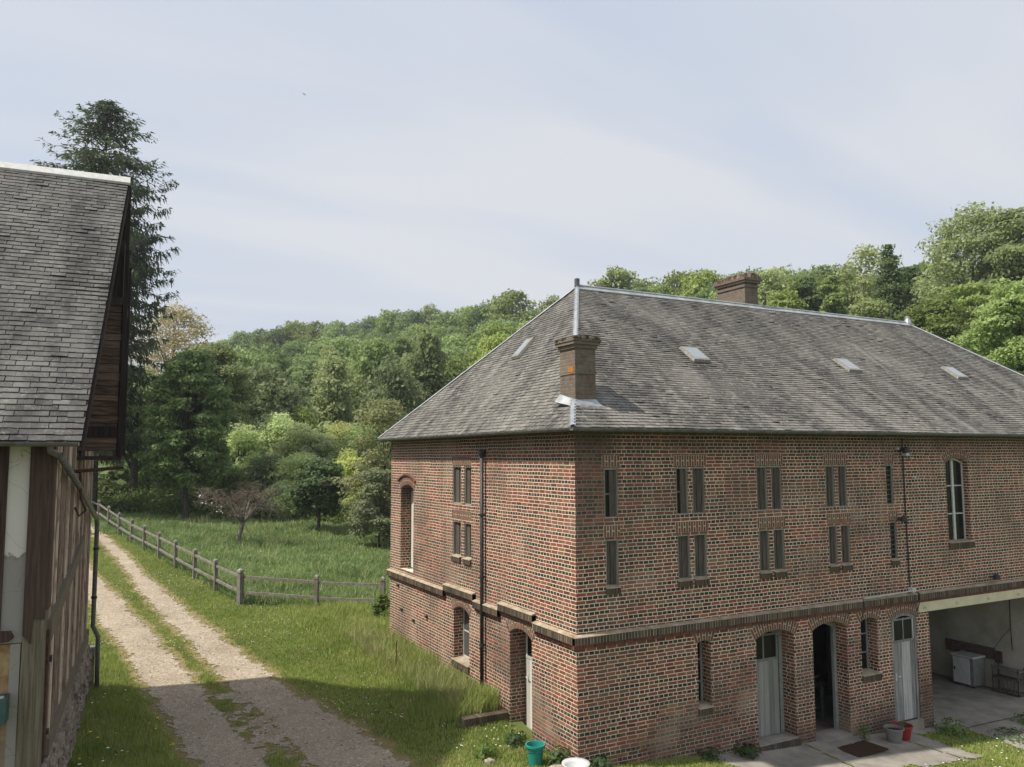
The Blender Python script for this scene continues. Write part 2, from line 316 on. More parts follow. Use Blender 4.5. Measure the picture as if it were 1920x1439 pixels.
# ================================================================ mesh helpers
class MB:
    def __init__(s): s.v = []; s.f = []
    def add(s, vs, fs):
        o = len(s.v); s.v += [tuple(v) for v in vs]; s.f += [tuple(i+o for i in f) for f in fs]
    def box(s, a, b, M=None):
        x0, y0, z0 = a; x1, y1, z1 = b
        x0, x1 = min(x0, x1), max(x0, x1); y0, y1 = min(y0, y1), max(y0, y1); z0, z1 = min(z0, z1), max(z0, z1)
        vs = [Vector(p) for p in ((x0, y0, z0), (x1, y0, z0), (x1, y1, z0), (x0, y1, z0), (x0, y0, z1), (x1, y0, z1), (x1, y1, z1), (x0, y1, z1))]
        if M: vs = [M @ v for v in vs]
        s.add(vs, [(0, 3, 2, 1), (4, 5, 6, 7), (0, 1, 5, 4), (1, 2, 6, 5), (2, 3, 7, 6), (3, 0, 4, 7)]); return s
    def tube(s, pts, rs, n=8, cap=True):
        pts = [Vector(p) for p in pts]; rs = rs if isinstance(rs, (list, tuple)) else [rs]*len(pts)
        rings = []; up = Vector((0, 0, 1)); prev = None
        for i, p in enumerate(pts):
            d = (pts[min(i+1, len(pts)-1)]-pts[max(i-1, 0)]).normalized()
            a = prev if prev is not None else (Vector((1, 0, 0)) if abs(d.z) > .9 else up)
            x = (a - d*a.dot(d)); x = x.normalized() if x.length > 1e-5 else d.orthogonal().normalized()
            prev = x; y = d.cross(x)
            rings.append([p+(x*math.cos(k*2*math.pi/n)+y*math.sin(k*2*math.pi/n))*rs[i] for k in range(n)])
        vs = [v for r in rings for v in r]; fs = []
        for i in range(len(pts)-1):
            for k in range(n): fs.append((i*n+k, i*n+(k+1) % n, (i+1)*n+(k+1) % n, (i+1)*n+k))
        if cap: fs.append(tuple(range(n-1, -1, -1))); fs.append(tuple((len(pts)-1)*n+k for k in range(n)))
        s.add(vs, fs); return s
    def lathe(s, prof, c=(0, 0, 0), n=24, sx=1, sy=1):
        vs = [(c[0]+r*math.cos(k*2*math.pi/n)*sx, c[1]+r*math.sin(k*2*math.pi/n)*sy, c[2]+z) for r, z in prof for k in range(n)]
        fs = [(i*n+k, i*n+(k+1) % n, (i+1)*n+(k+1) % n, (i+1)*n+k) for i in range(len(prof)-1) for k in range(n)]
        s.add(vs, fs); return s
    def prism(s, poly, axis, a, b):
        """poly of (u,z) extruded along an axis: 'y' -> u is x; 'x' -> u is y; 'z' -> u,v are x,y"""
        n = len(poly)
        mk = {'y': lambda p, t: (p[0], t, p[1]), 'x': lambda p, t: (t, p[0], p[1]), 'z': lambda p, t: (p[0], p[1], t)}[axis]
        vs = [mk(p, a) for p in poly]+[mk(p, b) for p in poly]
        fs = [tuple(range(n)), tuple(range(2*n-1, n-1, -1))]+[(i, i+n, (i+1) % n+n, (i+1) % n) for i in range(n)]
        s.add(vs, fs); return s
    def mesh(s, name, off=None, smooth=False, fix=True):
        me = bpy.data.meshes.new(name)
        vs = s.v if off is None else [(x-off[0], y-off[1], z-off[2]) for x, y, z in s.v]
        me.from_pydata(vs, [], s.f); me.update()
        if fix:
            bm = bmesh.new(); bm.from_mesh(me); bmesh.ops.recalc_face_normals(bm, faces=bm.faces); bm.to_mesh(me); bm.free()
        if smooth: me.shade_smooth()
        return me
    def build(s, name, mat, parent=None, off=None, smooth=False, fix=True, bevel=0):
        me = s.mesh(name, off, smooth, fix); me.materials.append(MAT[mat] if isinstance(mat, str) else mat)
        o = bpy.data.objects.new(name, me); COL.objects.link(o)
        if parent: o.parent = parent
        if bevel:
            b = o.modifiers.new('bevel', 'BEVEL'); b.width = bevel; b.segments = 2; b.limit_method = 'ANGLE'
        return o
def tag(o, label=None, cat=None, group=None, kind=None):
    if label: o['label'] = label
    if cat: o['category'] = cat
    if group: o['group'] = group
    if kind: o['kind'] = kind
    return o
def thing(name, label, cat, loc=(0, 0, 0), rz=0, group=None):
    o = bpy.data.objects.new(name, None); COL.objects.link(o); o.empty_display_size = .2
    o.location = loc; o.rotation_euler = (0, 0, rz); return tag(o, label, cat, group)
def copy_tree(root, loc, rz=0, s=(1, 1, 1), label=None, group=None):
    r = root.copy(); COL.objects.link(r); r.location = loc; r.rotation_euler = (0, 0, rz); r.scale = s
    if label: r['label'] = label
    if group: r['group'] = group
    for ch in list(root.children):
        c = ch.copy(); COL.objects.link(c); c.parent = r
        for g in list(ch.children):
            d = g.copy(); COL.objects.link(d); d.parent = c
    return r

# ================================================================ terrain
CP = [(0, 0, .1), (0, 1.5, .08), (0, 2.45, .08), (-.9, 2.45, .08), (0, 2.85, .36), (-.9, 2.9, .34), (0, 4, .38), (0, 8, .36), (0, 10, .4), (2, 0, -.1), (4.2, 0, -.33), (7, 0, -.5), (9.75, 0, -.75), (14, 0, -.85), (20, 0, -.95),
      (6, -3, -.45), (12, -4, -.85), (0, -3, -.05), (-4, -3, .05), (-8, -3, .15), (-7.8, 2, .3), (-7.4, 9, .25), (-3.5, 4, .1), (-3.5, 8.5, .12), (-6, 4, .12), (-1.2, 1, .08), (-1.2, 6, .25),
      (-2.84, 17.15, .47), (-3.7, 22.4, .72), (-4.6, 27.7, 1.0), (-5.5, 33, 1.25), (-6.8, 40.8, 1.9), (-.65, 15.4, .38), (1.2, 13.8, .38),
      (20, 12, .2), (10, 12, .3), (20, -12, -1.2), (-20, 0, .4), (-20, 20, .9), (-7, 18, .5), (0, -25, -.6), (30, -20, -1.5), (-30, -20, 0)]
def addcp(u, D, z): CP.append((*cxy(u, D), z))
for u, D, z in [(455, 41, 1.15), (345, 50, 1.7), (600, 48, 1.2), (700, 46, .9), (200, 56, 2.3), (-300, 70, 4), (1000, 46, 1.2), (1400, 44, 1.5), (1900, 38, 1.5), (2400, 34, 0),
                (200, 70, 3.2), (700, 62, 2.2), (1000, 60, 4), (1400, 56, 5.5), (1900, 52, 5.5), (2400, 50, 4),
                (-300, 250, 16), (200, 250, 22), (430, 225, 26), (700, 200, 26), (1000, 175, 24), (1200, 150, 23.5), (1400, 125, 20), (1600, 105, 17), (1850, 82, 12), (2400, 75, 12),
                (200, 140, 9), (700, 120, 11), (1000, 110, 13), (1400, 90, 13), (-300, 140, 8),
                (-300, 420, 24), (430, 420, 32), (1000, 380, 32), (1600, 330, 32), (2400, 300, 30)]: addcp(u, D, z)
CP += [(-200, -100, -4), (200, -150, -6), (250, 60, 25), (-250, 150, 10)]
_c = np.array(CP, float)
def _phi(r): return np.where(r > 0, r, 0.0)          # linear radial basis: no overshoot
_n = len(_c); _A = np.zeros((_n+1, _n+1)); _A[:_n, :_n] = _phi(np.hypot(_c[:, None, 0]-_c[None, :, 0], _c[:, None, 1]-_c[None, :, 1])); _A[:_n, _n] = 1; _A[_n, :_n] = 1
_w = np.linalg.solve(_A, np.append(_c[:, 2], 0))
def gzs(x, y):
    x = np.asarray(x, float); y = np.asarray(y, float); sh = x.shape; x = x.ravel(); y = y.ravel(); out = np.empty(len(x))
    for i in range(0, len(x), 20000):
        r = np.sqrt((x[i:i+20000, None]-_c[None, :, 0])**2+(y[i:i+20000, None]-_c[None, :, 1])**2+.15)
        out[i:i+20000] = r @ _w[:_n]+_w[_n]
    return out.reshape(sh)
def gz(x, y): return float(gzs(np.array([x]), np.array([y]))[0])
def gridax(core0, core1, st, far0, far1, grow=1.12):
    a = list(np.arange(core0, core1+1e-6, st)); s = st
    while a[-1] < far1: s *= grow; a.append(a[-1]+s)
    s = st
    while a[0] > far0: s *= grow; a.insert(0, a[0]-s)
    return np.array(a)
def sheet(name, X, Y, dz, mat, keep=None, zf=None):
    xx, yy = np.meshgrid(X, Y); zz = (zf or gzs)(xx, yy)+dz; nx = len(X); ny = len(Y)
    V = np.stack([xx.ravel(), yy.ravel(), zz.ravel()], 1)
    i, j = np.meshgrid(np.arange(nx-1), np.arange(ny-1)); a = (j*nx+i).ravel(); F = np.stack([a, a+1, a+nx+1, a+nx], 1)
    if keep is not None:
        cx = (xx[:-1, :-1]+xx[1:, 1:])/2; cy = (yy[:-1, :-1]+yy[1:, 1:])/2; k = keep(cx.ravel(), cy.ravel()); F = F[k]
        used = np.unique(F); mp_ = -np.ones(len(V), int); mp_[used] = np.arange(len(used)); V = V[used]; F = mp_[F]
    me = bpy.data.meshes.new(name); me.from_pydata(V.tolist(), [], F.tolist()); me.update(); me.shade_smooth(); me.materials.append(MAT[mat])
    o = bpy.data.objects.new(name, me); COL.objects.link(o); return o
# cut the ground out under the building so that the interior floor can sit lower
FOOT = (0.05, 19.6, 0.05, 9.8)
def keepground(x, y): return ~((x > FOOT[0]+.15) & (x < FOOT[1]-.15) & (y > FOOT[2]+.15) & (y < FOOT[3]-.15))
GX = gridax(-12, 22, .25, -900, 900); GY = gridax(-14, 45, .25, -700, 1100)
GO = tag(sheet('ground', GX, GY, 0, 'ground', keepground), kind='structure')

# value noise for ragged edges
_tab = rng.random((256, 256))
def vnoise(x, y, s):
    x = np.asarray(x)*s+500.3; y = np.asarray(y)*s+500.7; xi = np.floor(x).astype(int); yi = np.floor(y).astype(int); fx = x-xi; fy = y-yi
    fx = fx*fx*(3-2*fx); fy = fy*fy*(3-2*fy); g = lambda a, b: _tab[a % 256, b % 256]
    return (g(xi, yi)*(1-fx)+g(xi+1, yi)*fx)*(1-fy)+(g(xi, yi+1)*(1-fx)+g(xi+1, yi+1)*fx)*fy
def fbm(x, y, s): return .55*vnoise(x, y, s)+.3*vnoise(x, y, s*2.3)+.15*vnoise(x, y, s*5.1)
YS = [-14, 0, 1.5, 4, 7.4, 9.3, 12.5, 16.5, 19, 24, 28.6, 34, 41, 60]
def ed(y, v): return np.interp(y, YS, v)
LL = [-6.1, -5.9, -5.85, -6.0, -6.2, -6.4, -6.68, -7.15, -7.4, -7.8, -8.2, -8.8, -9.6, -13]
LR = [-4.75, -4.7, -4.65, -4.85, -5.15, -5.38, -5.68, -6.12, -6.4, -7.15, -7.5, -8.0, -8.8, -12]
RL = [-4.1, -4.1, -4.1, -4.2, -4.50, -4.68, -4.95, -5.38, -5.6, -6.0, -6.3, -6.9, -8.2, -11.2]
RR = [-2.2, -2.5, -2.65, -2.9, -3.38, -3.62, -4.05, -4.55, -4.84, -5.4, -5.8, -6.35, -7.3, -10.5]
def trackmask(x, y):
    """> 0 on gravel"""
    n = (fbm(x, y, 1.6)-.5)*.34+(vnoise(x, y, 9)-.5)*.22
    a = np.minimum(x-ed(y, LL), ed(y, LR)-x); b = np.minimum(x-ed(y, RL), ed(y, RR)-x)
    m = np.maximum(a, b)
    med = np.where(y < 7.6, np.minimum(x-ed(y, LR), ed(y, RL)-x)+.0, 9)       # bare median near the house
    m = np.where((med > -.05) & (y < 7.6), (fbm(x, y, 2.5)-.52)*1.5+.02+.10*np.clip((5-y)/5, -1, 1), m)
    return m+n
tk = sheet('gravel_track', np.arange(-10, -1.8, .045), np.concatenate([np.arange(-6, 18, .045), np.arange(18, 42, .09)]), .012, 'gravel', lambda x, y: trackmask(x, y) > 0)
tag(tk, kind='structure')
gm = GO.data; nv = len(gm.vertices); cc = np.empty(nv*3); gm.vertices.foreach_get('co', cc); cc = cc.reshape(-1, 3)
wr = np.clip(1+trackmask(cc[:, 0], cc[:, 1])/.55, 0, 1); wr[(cc[:, 1] > 42) | (cc[:, 1] < -14)] = 0
at_ = gm.attributes.new('wear', 'FLOAT', 'POINT'); at_.data.foreach_set('value', wr.astype(np.float32))
# concrete aprons in front of the long facade, in cracked slabs
def slabmask(x, y):
    n = (fbm(x, y, 1.5)-.5)*.5+(vnoise(x, y, 8)-.5)*.15
    a = np.minimum(np.minimum(x-3.2, 8.9-x), np.minimum(y+1.75+(x-6)*.0, -.02-y)); b = np.minimum(np.minimum(x-10.3, 20-x), np.minimum(y+2.6, -.12-y))
    c = np.minimum(np.minimum(x-3.2, 20-x), np.minimum(y+.28, .3-y))*.9+.12
    m = np.maximum(np.maximum(a, b), c)+n
    cr_ = np.minimum(np.abs(x-5.55-y*.1), np.abs(x-8.0+y*.15)); cr2 = np.abs(y+1.35+(x-12)*.04+n*.3)
    return np.where((cr_ < .02), -1, m)
tag(sheet('concrete_apron', np.arange(2.5, 20, .05), np.arange(-3.2, .02, .05), .02, 'concrete', lambda x, y: slabmask(x, y) > 0), kind='structure')

# ================================================================ brick building
L1, L2 = 19.67, 9.85
BB = thing('brick_building', 'long two-storey red brick farm building with hipped slate roof', 'building')
def arch_poly(u0, u1, z0, z1, rise, n=8):
    """opening outline: z1 is the crown, the springing is rise below it"""
    if rise <= 0: return [(u0, z0), (u1, z0), (u1, z1), (u0, z1)]
    p = [(u0, z0), (u1, z0)]; c = (u0+u1)/2; h = (u1-u0)/2
    rad = (h*h+rise*rise)/(2*rise); cz = z1-rad; a0 = math.asin(h/rad)
    for i in range(n+1):
        a = a0-2*a0*i/n; p.append((c+rad*math.sin(a), cz+rad*math.cos(a)))
    return p
OPR = []  # openings on the long facade (y = 0): u0,u1,z0,z1,rise
OPL = []
narrow_up = [(.635, .95), (2.325, 2.63), (2.735, 3.055), (4.45, 4.75), (4.86, 5.17), (6.49, 6.77), (6.88, 7.17), (8.48, 8.73)]
narrow_lo = [(.65, .94), (2.335, 2.645), (2.75, 3.07), (4.47, 4.765), (4.875, 5.19), (6.52, 6.80), (6.905, 7.20), (8.54, 8.78)]
for a, b in narrow_up: OPR.append((a, b, 4.43, 5.36, 0))
for a, b in narrow_lo: OPR.append((a, b, 3.17, 4.05, 0))
OPR += [(10.68, 11.55, 3.43, 5.50, .12), (2.77, 3.10, .70, 1.99, .04), (4.30, 5.37, -.6, 2.0, .14), (5.92, 6.98, -.7, 2.0, .14), (7.42, 7.97, .72, 1.97, .07), (8.44, 9.33, -.8, 1.97, .12), (9.78, 18.9, -1.6, 1.93, 0)]
OPL += [(8.06, 9.03, 2.50, 4.82, .12), (4.99, 5.46, 4.46, 5.36, 0), (4.42, 4.81, 4.46, 5.36, 0), (4.99, 5.46, 3.23, 4.06, 0), (4.42, 4.81, 3.23, 4.06, 0), (4.53, 5.40, .80, 2.10, .12), (1.64, 2.55, -.15, 2.12, .13)]
WT = .42
shell = MB(); shell.box((0, 0, -1.6), (L1, L2, 6.07))
cut = MB(); cut.box((WT, WT, -2), (L1-WT, L2-WT, 7))
for u0, u1, z0, z1, r_ in OPR: cut.prism(arch_poly(u0, u1, z0, z1, r_), 'y', -.5, WT+.25)
for u0, u1, z0, z1, r_ in OPL: cut.prism(arch_poly(u0, u1, z0, z1, r_), 'x', -.5, WT+.25)
sh_o = bpy.data.objects.new('tmp', shell.mesh('wall')); COL.objects.link(sh_o)
# each cutter as its own component is unioned by the self-aware exact solver
ct_o = bpy.data.objects.new('tmpc', cut.mesh('c')); COL.objects.link(ct_o)
bo = sh_o.modifiers.new('b', 'BOOLEAN'); bo.operation = 'DIFFERENCE'; bo.object = ct_o; bo.solver = 'EXACT'; bo.use_self = True
dg = bpy.context.evaluated_depsgraph_get(); wme = bpy.data.meshes.new_from_object(sh_o.evaluated_get(dg))
for o in (sh_o, ct_o): bpy.data.objects.remove(o)
wme.materials.clear(); wme.materials.append(MAT['brick']); wme.name = 'wall'
wo = bpy.data.objects.new('wall', wme); COL.objects.link(wo); wo.parent = BB
# interior rooms
m = MB(); m.box((WT+.003, WT+.003, -.62), (9.70, L2-WT-.003, -.50)); m.build('floor', 'concrete', BB)
m = MB(); m.box((9.70, WT+.003, 1.98), (L1-WT-.003, 4.9, 2.12)); m.box((WT+.003, 2.9, -.495), (9.65, 3.05, 5.9)); m.box((3.6, WT+.003, -.495), (3.7, 2.9, 5.9)); m.build('partition_wall', 'interior', BB)
m = MB(); m.box((WT+.003, WT+.003, 2.5), (9.68, L2-WT-.003, 2.6)); m.build('upper_floor', 'interior', BB)
# garage room: side walls and back wall in worn plaster
m = MB(); m.box((9.70, WT+.003, -.9), (9.80, 5.0, 1.975)); m.box((14.52, WT+.003, -1.0), (14.66, 5.0, 1.975)); m.box((9.80, 4.9, -.9), (14.52, 5.0, 1.975)); m.build('garage_wall', 'plaster', BB)
def gfloor(x, y): return gzs(x, np.minimum(y, 0)*0-.05)+.035
tag(sheet('garage_floor', np.arange(9.8, 18.91, .35), np.arange(-.35, 5.0, .35), .0, 'concrete', zf=gfloor), kind='structure')
m = MB(); m.tube([(14.5, .9, 1.97), (14.5, .92, .9), (14.49, .9, .3)], .012, 6); m.tube([(14.5, .9, .9), (14.5, 1.2, .55), (14.5, 1.5, .1)], .006, 5); m.build('conduit', 'iron', BB)
# cream lintel beam over the garage
m = MB(); m.box((9.36, -.055, 1.935), (19.0, .06, 2.155)); bmo = m.build('lintel_beam', 'creamsteel', BB)
for x in (9.55, 10.77, 12.02, 13.26, 14.5):
    m = MB(); m.tube([(x, -.05, 2.045), (x, -.075, 2.045)], .045, 10); m.tube([(x, -.075, 2.045), (x, -.11, 2.045)], .022, 6); m.build('bolt', 'creamsteel', bmo)
# string course: bricks on end under a sloping lime ledge, a red course beneath
def bricks_row(mb, axis, a, b, z0, z1, d0, d1, w_, gap=.015, jit=.004):
    x = a
    while x < b-.02:
        w2 = min(w_*random.uniform(.93, 1.07), b-x); j = random.uniform(-jit, jit)
        lo, hi = (x, x+w2-gap); 
        if axis == 'x': mb.box((lo, -d1+j, z0), (hi, -d0, z1-random.uniform(0, .004)))
        else: mb.box((-d1+j, lo, z0), (-d0, hi, z1-random.uniform(0, .004)))
        x += w2
def string_seg(axis, a, b, dz=0.0):
    k = MB(); bricks_row(k, axis, a, b, 2.225+dz, 2.36+dz, .0, .095, .07); sc_ = k.build('string_course', 'coursebrick', BB)
    k = MB(); bricks_row(k, axis, a, b, 2.155+dz, 2.214+dz, .0, .045, .225); k.build('lower_course', 'redcourse', sc_)
    k = MB(); k.prism([(-.088, 2.23+dz), (.003, 2.23+dz), (.003, 2.352+dz), (-.088, 2.352+dz)], 'x' if axis == 'x' else 'y', a, b-.01); k.build('joint', 'mortar', sc_)
    k = MB(); pr = [(.003, 2.361+dz), (-.10, 2.361+dz), (-.092, 2.374+dz), (.003, 2.402+dz)]; k.prism(pr, 'x' if axis == 'x' else 'y', a, b); k.build('ledge', 'ledge', sc_)
string_seg('x', -.095, 9.30); string_seg('x', 9.36, 19.4)
string_seg('y', -.0, 1.47); string_seg('y', 1.47, 2.96, .14); string_seg('y', 2.96, 4.18); string_seg('y', 4.18, 5.86, .14); string_seg('y', 5.86, 9.9)

def flat_lintel(axis, u0, u1, z0, z1, parent):
    """soldier bricks over an opening; every second one is cut in two halves"""
    k = MB(); u = u0; i = 0; n = max(3, round((u1-u0)/.062)); w_ = (u1-u0)/n; mid = (z0+z1)/2
    def bx_(a, b, c, d, pr=.008):
        if axis == 'x': k.box((a, -pr, c), (b, .03, d))
        else: k.box((-pr, a, c), (.03, b, d))
    for i in range(n):
        a = u0+i*w_+.009; b = u0+(i+1)*w_-.009
        if i % 2: bx_(a, b, z0+.004, mid-.011); bx_(a, b, mid+.011, z1-.004)
        else: bx_(a, b, z0+.004, z1-.004)
    l = k.build('lintel', 'archbrick', parent); k = MB()
    if axis == 'x': k.box((u0, -.004, z0), (u1, .02, z1))
    else: k.box((-.004, u0, z0), (.02, u1, z1))
    k.build('joint', 'mortar', parent); return l
def arch_lintel(axis, u0, u1, z1, rise, th, parent, hood=False):
    k = MB(); j = MB(); c = (u0+u1)/2; h = (u1-u0)/2; rad = (h*h+rise*rise)/(2*rise); cz = z1-rad; a0 = math.asin(min(1, h/rad))*1.0
    n = max(7, round(2*a0*(rad+th/2)/.066)); 
    def add(mb, a, b, r0, r1, pr, back):
        P = [(c+rr*math.sin(t), cz+rr*math.cos(t)) for rr, t in ((r0, a), (r0, b), (r1, b), (r1, a))]
        if axis == 'x': mb.prism(P, 'y', -pr, back)
        else: mb.prism(P, 'x', -pr, back)
    ex = .04/rad
    for i in range(n):
        a = -a0-ex+2*(a0+ex)*i/n; b = -a0-ex+2*(a0+ex)*(i+1)/n; g = (b-a)*.14
        if i % 2: add(k, a+g, b-g, rad+.003, rad+th/2-.010, .010, .03); add(k, a+g, b-g, rad+th/2+.010, rad+th, .010, .03)
        else: add(k, a+g, b-g, rad+.003, rad+th, .010, .03)
        add(j, a, b, rad+.002, rad+th+.004, .005, .02)
        if hood: add(k, a, b, rad+th+.01, rad+th+.05, .05, .0)
    l = k.build('lintel', 'archbrick', parent); j.build('joint', 'mortar', parent); return l
def brick_sill(axis, u0, u1, z, parent, depth=.2, h=.13):
    k = MB(); n = max(3, round((u1-u0)/.065)); w_ = (u1-u0)/n
    for i in range(n):
        a = u0+i*w_+.006; b = u0+(i+1)*w_-.006
        if axis == 'x': k.box((a, -.045, z-h), (b, -.001, z-.003))
        else: k.box((-.045, a, z-h), (-.001, b, z-.003))
    s_ = k.build('sill', 'coursebrick', parent); k = MB(); pr = [(-.055, z-.003), (-.05, z+.012), (depth, z+.05), (depth, z-.003)]
    k.prism(pr, 'x' if axis == 'x' else 'y', u0, u1); k.build('sill_slope', 'ledge', parent); return s_
def fbox(axis, k, u0, u1, d0, d1, z0, z1):
    if axis == 'x': k.box((u0, d0, z0), (u1, d1, z1))
    else: k.box((d0, u0, z0), (d1, u1, z1))
def slit_window(axis, u0, u1, z0, z1, mode, label=None):
    """narrow slit with weathered frame and a plank panel set back in it"""
    f = MB(); t_ = .028; d0, d1 = .012, .085
    fbox(axis, f, u0+.002, u0+t_, d0, d1, z0+.002, z1-.002); fbox(axis, f, u1-t_, u1-.002, d0, d1, z0+.002, z1-.002)
    fbox(axis, f, u0+t_, u1-t_, d0, d1, z1-t_, z1-.002); fbox(axis, f, u0+t_, u1-t_, d0, d1, z0+.002, z0+t_)
    fr = f.build('window', 'oldframe', BB)
    if label: fr['label'] = label
    p = MB(); mid = (u0+u1)/2
    if mode == 'glass':
        fbox(axis, p, u0+t_, u1-t_, .052, .056, z0+t_, z1-t_); p.build('pane', 'glass', fr)
        for q in np.arange(z0+.12, z1-.05, .11):
            p = MB(); fbox(axis, p, u0+t_, u1-t_, .03, .05, q, q+.022); p.build('slat', 'shutter', fr)
    elif mode == 'half':
        fbox(axis, p, u0+t_, mid-.015, .066, .070, z0+t_, z1-t_); p.build('pane', 'glass', fr)
        p = MB(); fbox(axis, p, mid-.015, mid+.01, .035, .07, z0+t_, z1-t_); fbox(axis, p, mid+.012, u1-t_, .05, .07, z0+t_, z1-t_); fbox(axis, p, u0+t_, mid-.015, .045, .064, (z0+z1)/2-.03, (z0+z1)/2); p.build('shutter', 'shutter', fr)
    else:
        fbox(axis, p, u0+t_, mid-.003, .074, .084, z0+t_, z1-t_); fbox(axis, p, mid+.002, u1-t_, .060, .084, z0+t_, z1-t_); p.build('shutter', 'shutter', fr)
    return fr
modes = ['half', 'half', 'plank', 'plank', 'plank', 'plank', 'plank', 'glass']
for (a, b), md in zip(narrow_up, modes): slit_window('x', a, b, 4.43, 5.36, md)
for i, (a, b) in enumerate(narrow_lo): slit_window('x', a, b, 3.17, 4.05, 'glass' if i == 7 else 'plank')
for z0, z1 in ((4.46, 5.36), (3.23, 4.06)):
    for a, b in ((4.99, 5.46), (4.42, 4.81)): slit_window('y', a, b, z0, z1, 'plank')
def lint_for(axis, a, b, z):
    flat_lintel(axis, a-.05, b+.05, z+.02, z+.235, BB)
for (a, b) in ((.64, .94), (2.33, 3.05), (4.46, 5.16), (6.5, 7.16), (8.49, 8.72)): lint_for('x', a, b, 5.36)
for (a, b) in ((.66, .93), (2.34, 3.06), (4.48, 5.18), (6.53, 7.19), (8.55, 8.77)): lint_for('x', a, b, 4.07)
lint_for('y', 4.46, 5.44, 5.36); lint_for('y', 4.46, 5.44, 4.09)
for (a, b) in narrow_lo: brick_sill('x', a-.015, b+.015, 3.168, BB, .08, .11)
for a, b in ((4.99, 5.46), (4.42, 4.81)): brick_sill('y', a-.01, b+.01, 3.226, BB, .08, .11)

def casement(axis, u0, u1, z0, z1, rise, dep, cols, rows, mat='white', pane='glass', label=None, sill=True, sash=.04):
    f = MB(); pl = arch_poly(u0+.003, u1-.003, z0, z1-.003, rise); t_ = .05
    pi = arch_poly(u0+t_, u1-t_, z0+t_, z1-t_, rise*.8); n = len(pl)
    mk = (lambda p, t: (p[0], t, p[1])) if axis == 'x' else (lambda p, t: (t, p[0], p[1]))
    vs = [mk(p, dep) for p in pl]+[mk(p, dep) for p in pi]+[mk(p, dep+.06) for p in pl]+[mk(p, dep+.06) for p in pi]
    fs = []
    for i in range(n):
        j = (i+1) % n; fs += [(i, j, n+j, n+i), (2*n+i, 3*n+i, 3*n+j, 2*n+j), (n+i, n+j, 3*n+j, 3*n+i), (i, 2*n+i, 2*n+j, j)]
    f.add(vs, fs)
    for c in range(1, cols):
        u = u0+(u1-u0)*c/cols; fbox(axis, f, u-sash, u+sash, dep-.012, dep+.05, z0+t_, z1-t_-rise*.1)
    fr = f.build('window', mat, BB)
    if label: fr['label'] = label
    g = MB(); 
    for r_ in range(1, rows):
        z = z0+(z1-z0)*r_/rows; fbox(axis, g, u0+t_, u1-t_, dep+.008, dep+.035, z-.014, z+.014)
    if rows > 1: g.build('glazing_bar', mat, fr)
    p = MB(); p.prism(arch_poly(u0+t_, u1-t_, z0+t_, z1-t_, rise*.8), 'y' if axis == 'x' else 'x', dep+.02, dep+.024); p.build('pane', pane, fr)
    return fr
cw = casement('x', 10.68, 11.55, 3.45, 5.50, .12, .13, 2, 3, 'white'); arch_lintel('x', 10.68, 11.55, 5.50, .12, .22, BB); brick_sill('x', 10.66, 11.62, 3.45, BB, .13, .14)
casement('x', 2.77, 3.10, .72, 1.99, .04, .25, 1, 3, 'frameblue'); arch_lintel('x', 2.77, 3.10, 1.99, .03, .21, BB); brick_sill('x', 2.75, 3.13, .72, BB, .24)
casement('x', 7.42, 7.97, .74, 1.97, .07, .26, 2, 3, 'frameblue', sash=.025); arch_lintel('x', 7.42, 7.97, 1.97, .07, .22, BB); brick_sill('x', 7.40, 8.02, .74, BB, .25)
casement('y', 4.53, 5.40, .86, 2.10, .12, .24, 2, 2, 'white', 'dusty'); arch_lintel('y', 4.53, 5.40, 2.10, .12, .22, BB); brick_sill('y', 4.50, 5.43, .84, BB, .23)
# tall shuttered opening at the far end of the gable side
k = MB()
for i in range(4): fbox('y', k, 8.07+i*.24, 8.07+i*.24+.236, .30, .33, 2.52, 4.62)
tw = k.build('window', 'doorwhite', BB); tw['label'] = 'tall white boarded shutter closing the arched opening'
k = MB(); fbox('y', k, 8.07, 9.02, .295, .335, 4.62, 4.68); fbox('y', k, 8.5, 8.56, .285, .30, 2.52, 4.62); k.prism(arch_poly(8.07, 9.02, 4.66, 4.81, .11), 'x', .31, .33); k.build('transom', 'frameblue', tw)
arch_lintel('y', 8.06, 9.03, 4.82, .12, .24, BB, hood=True)
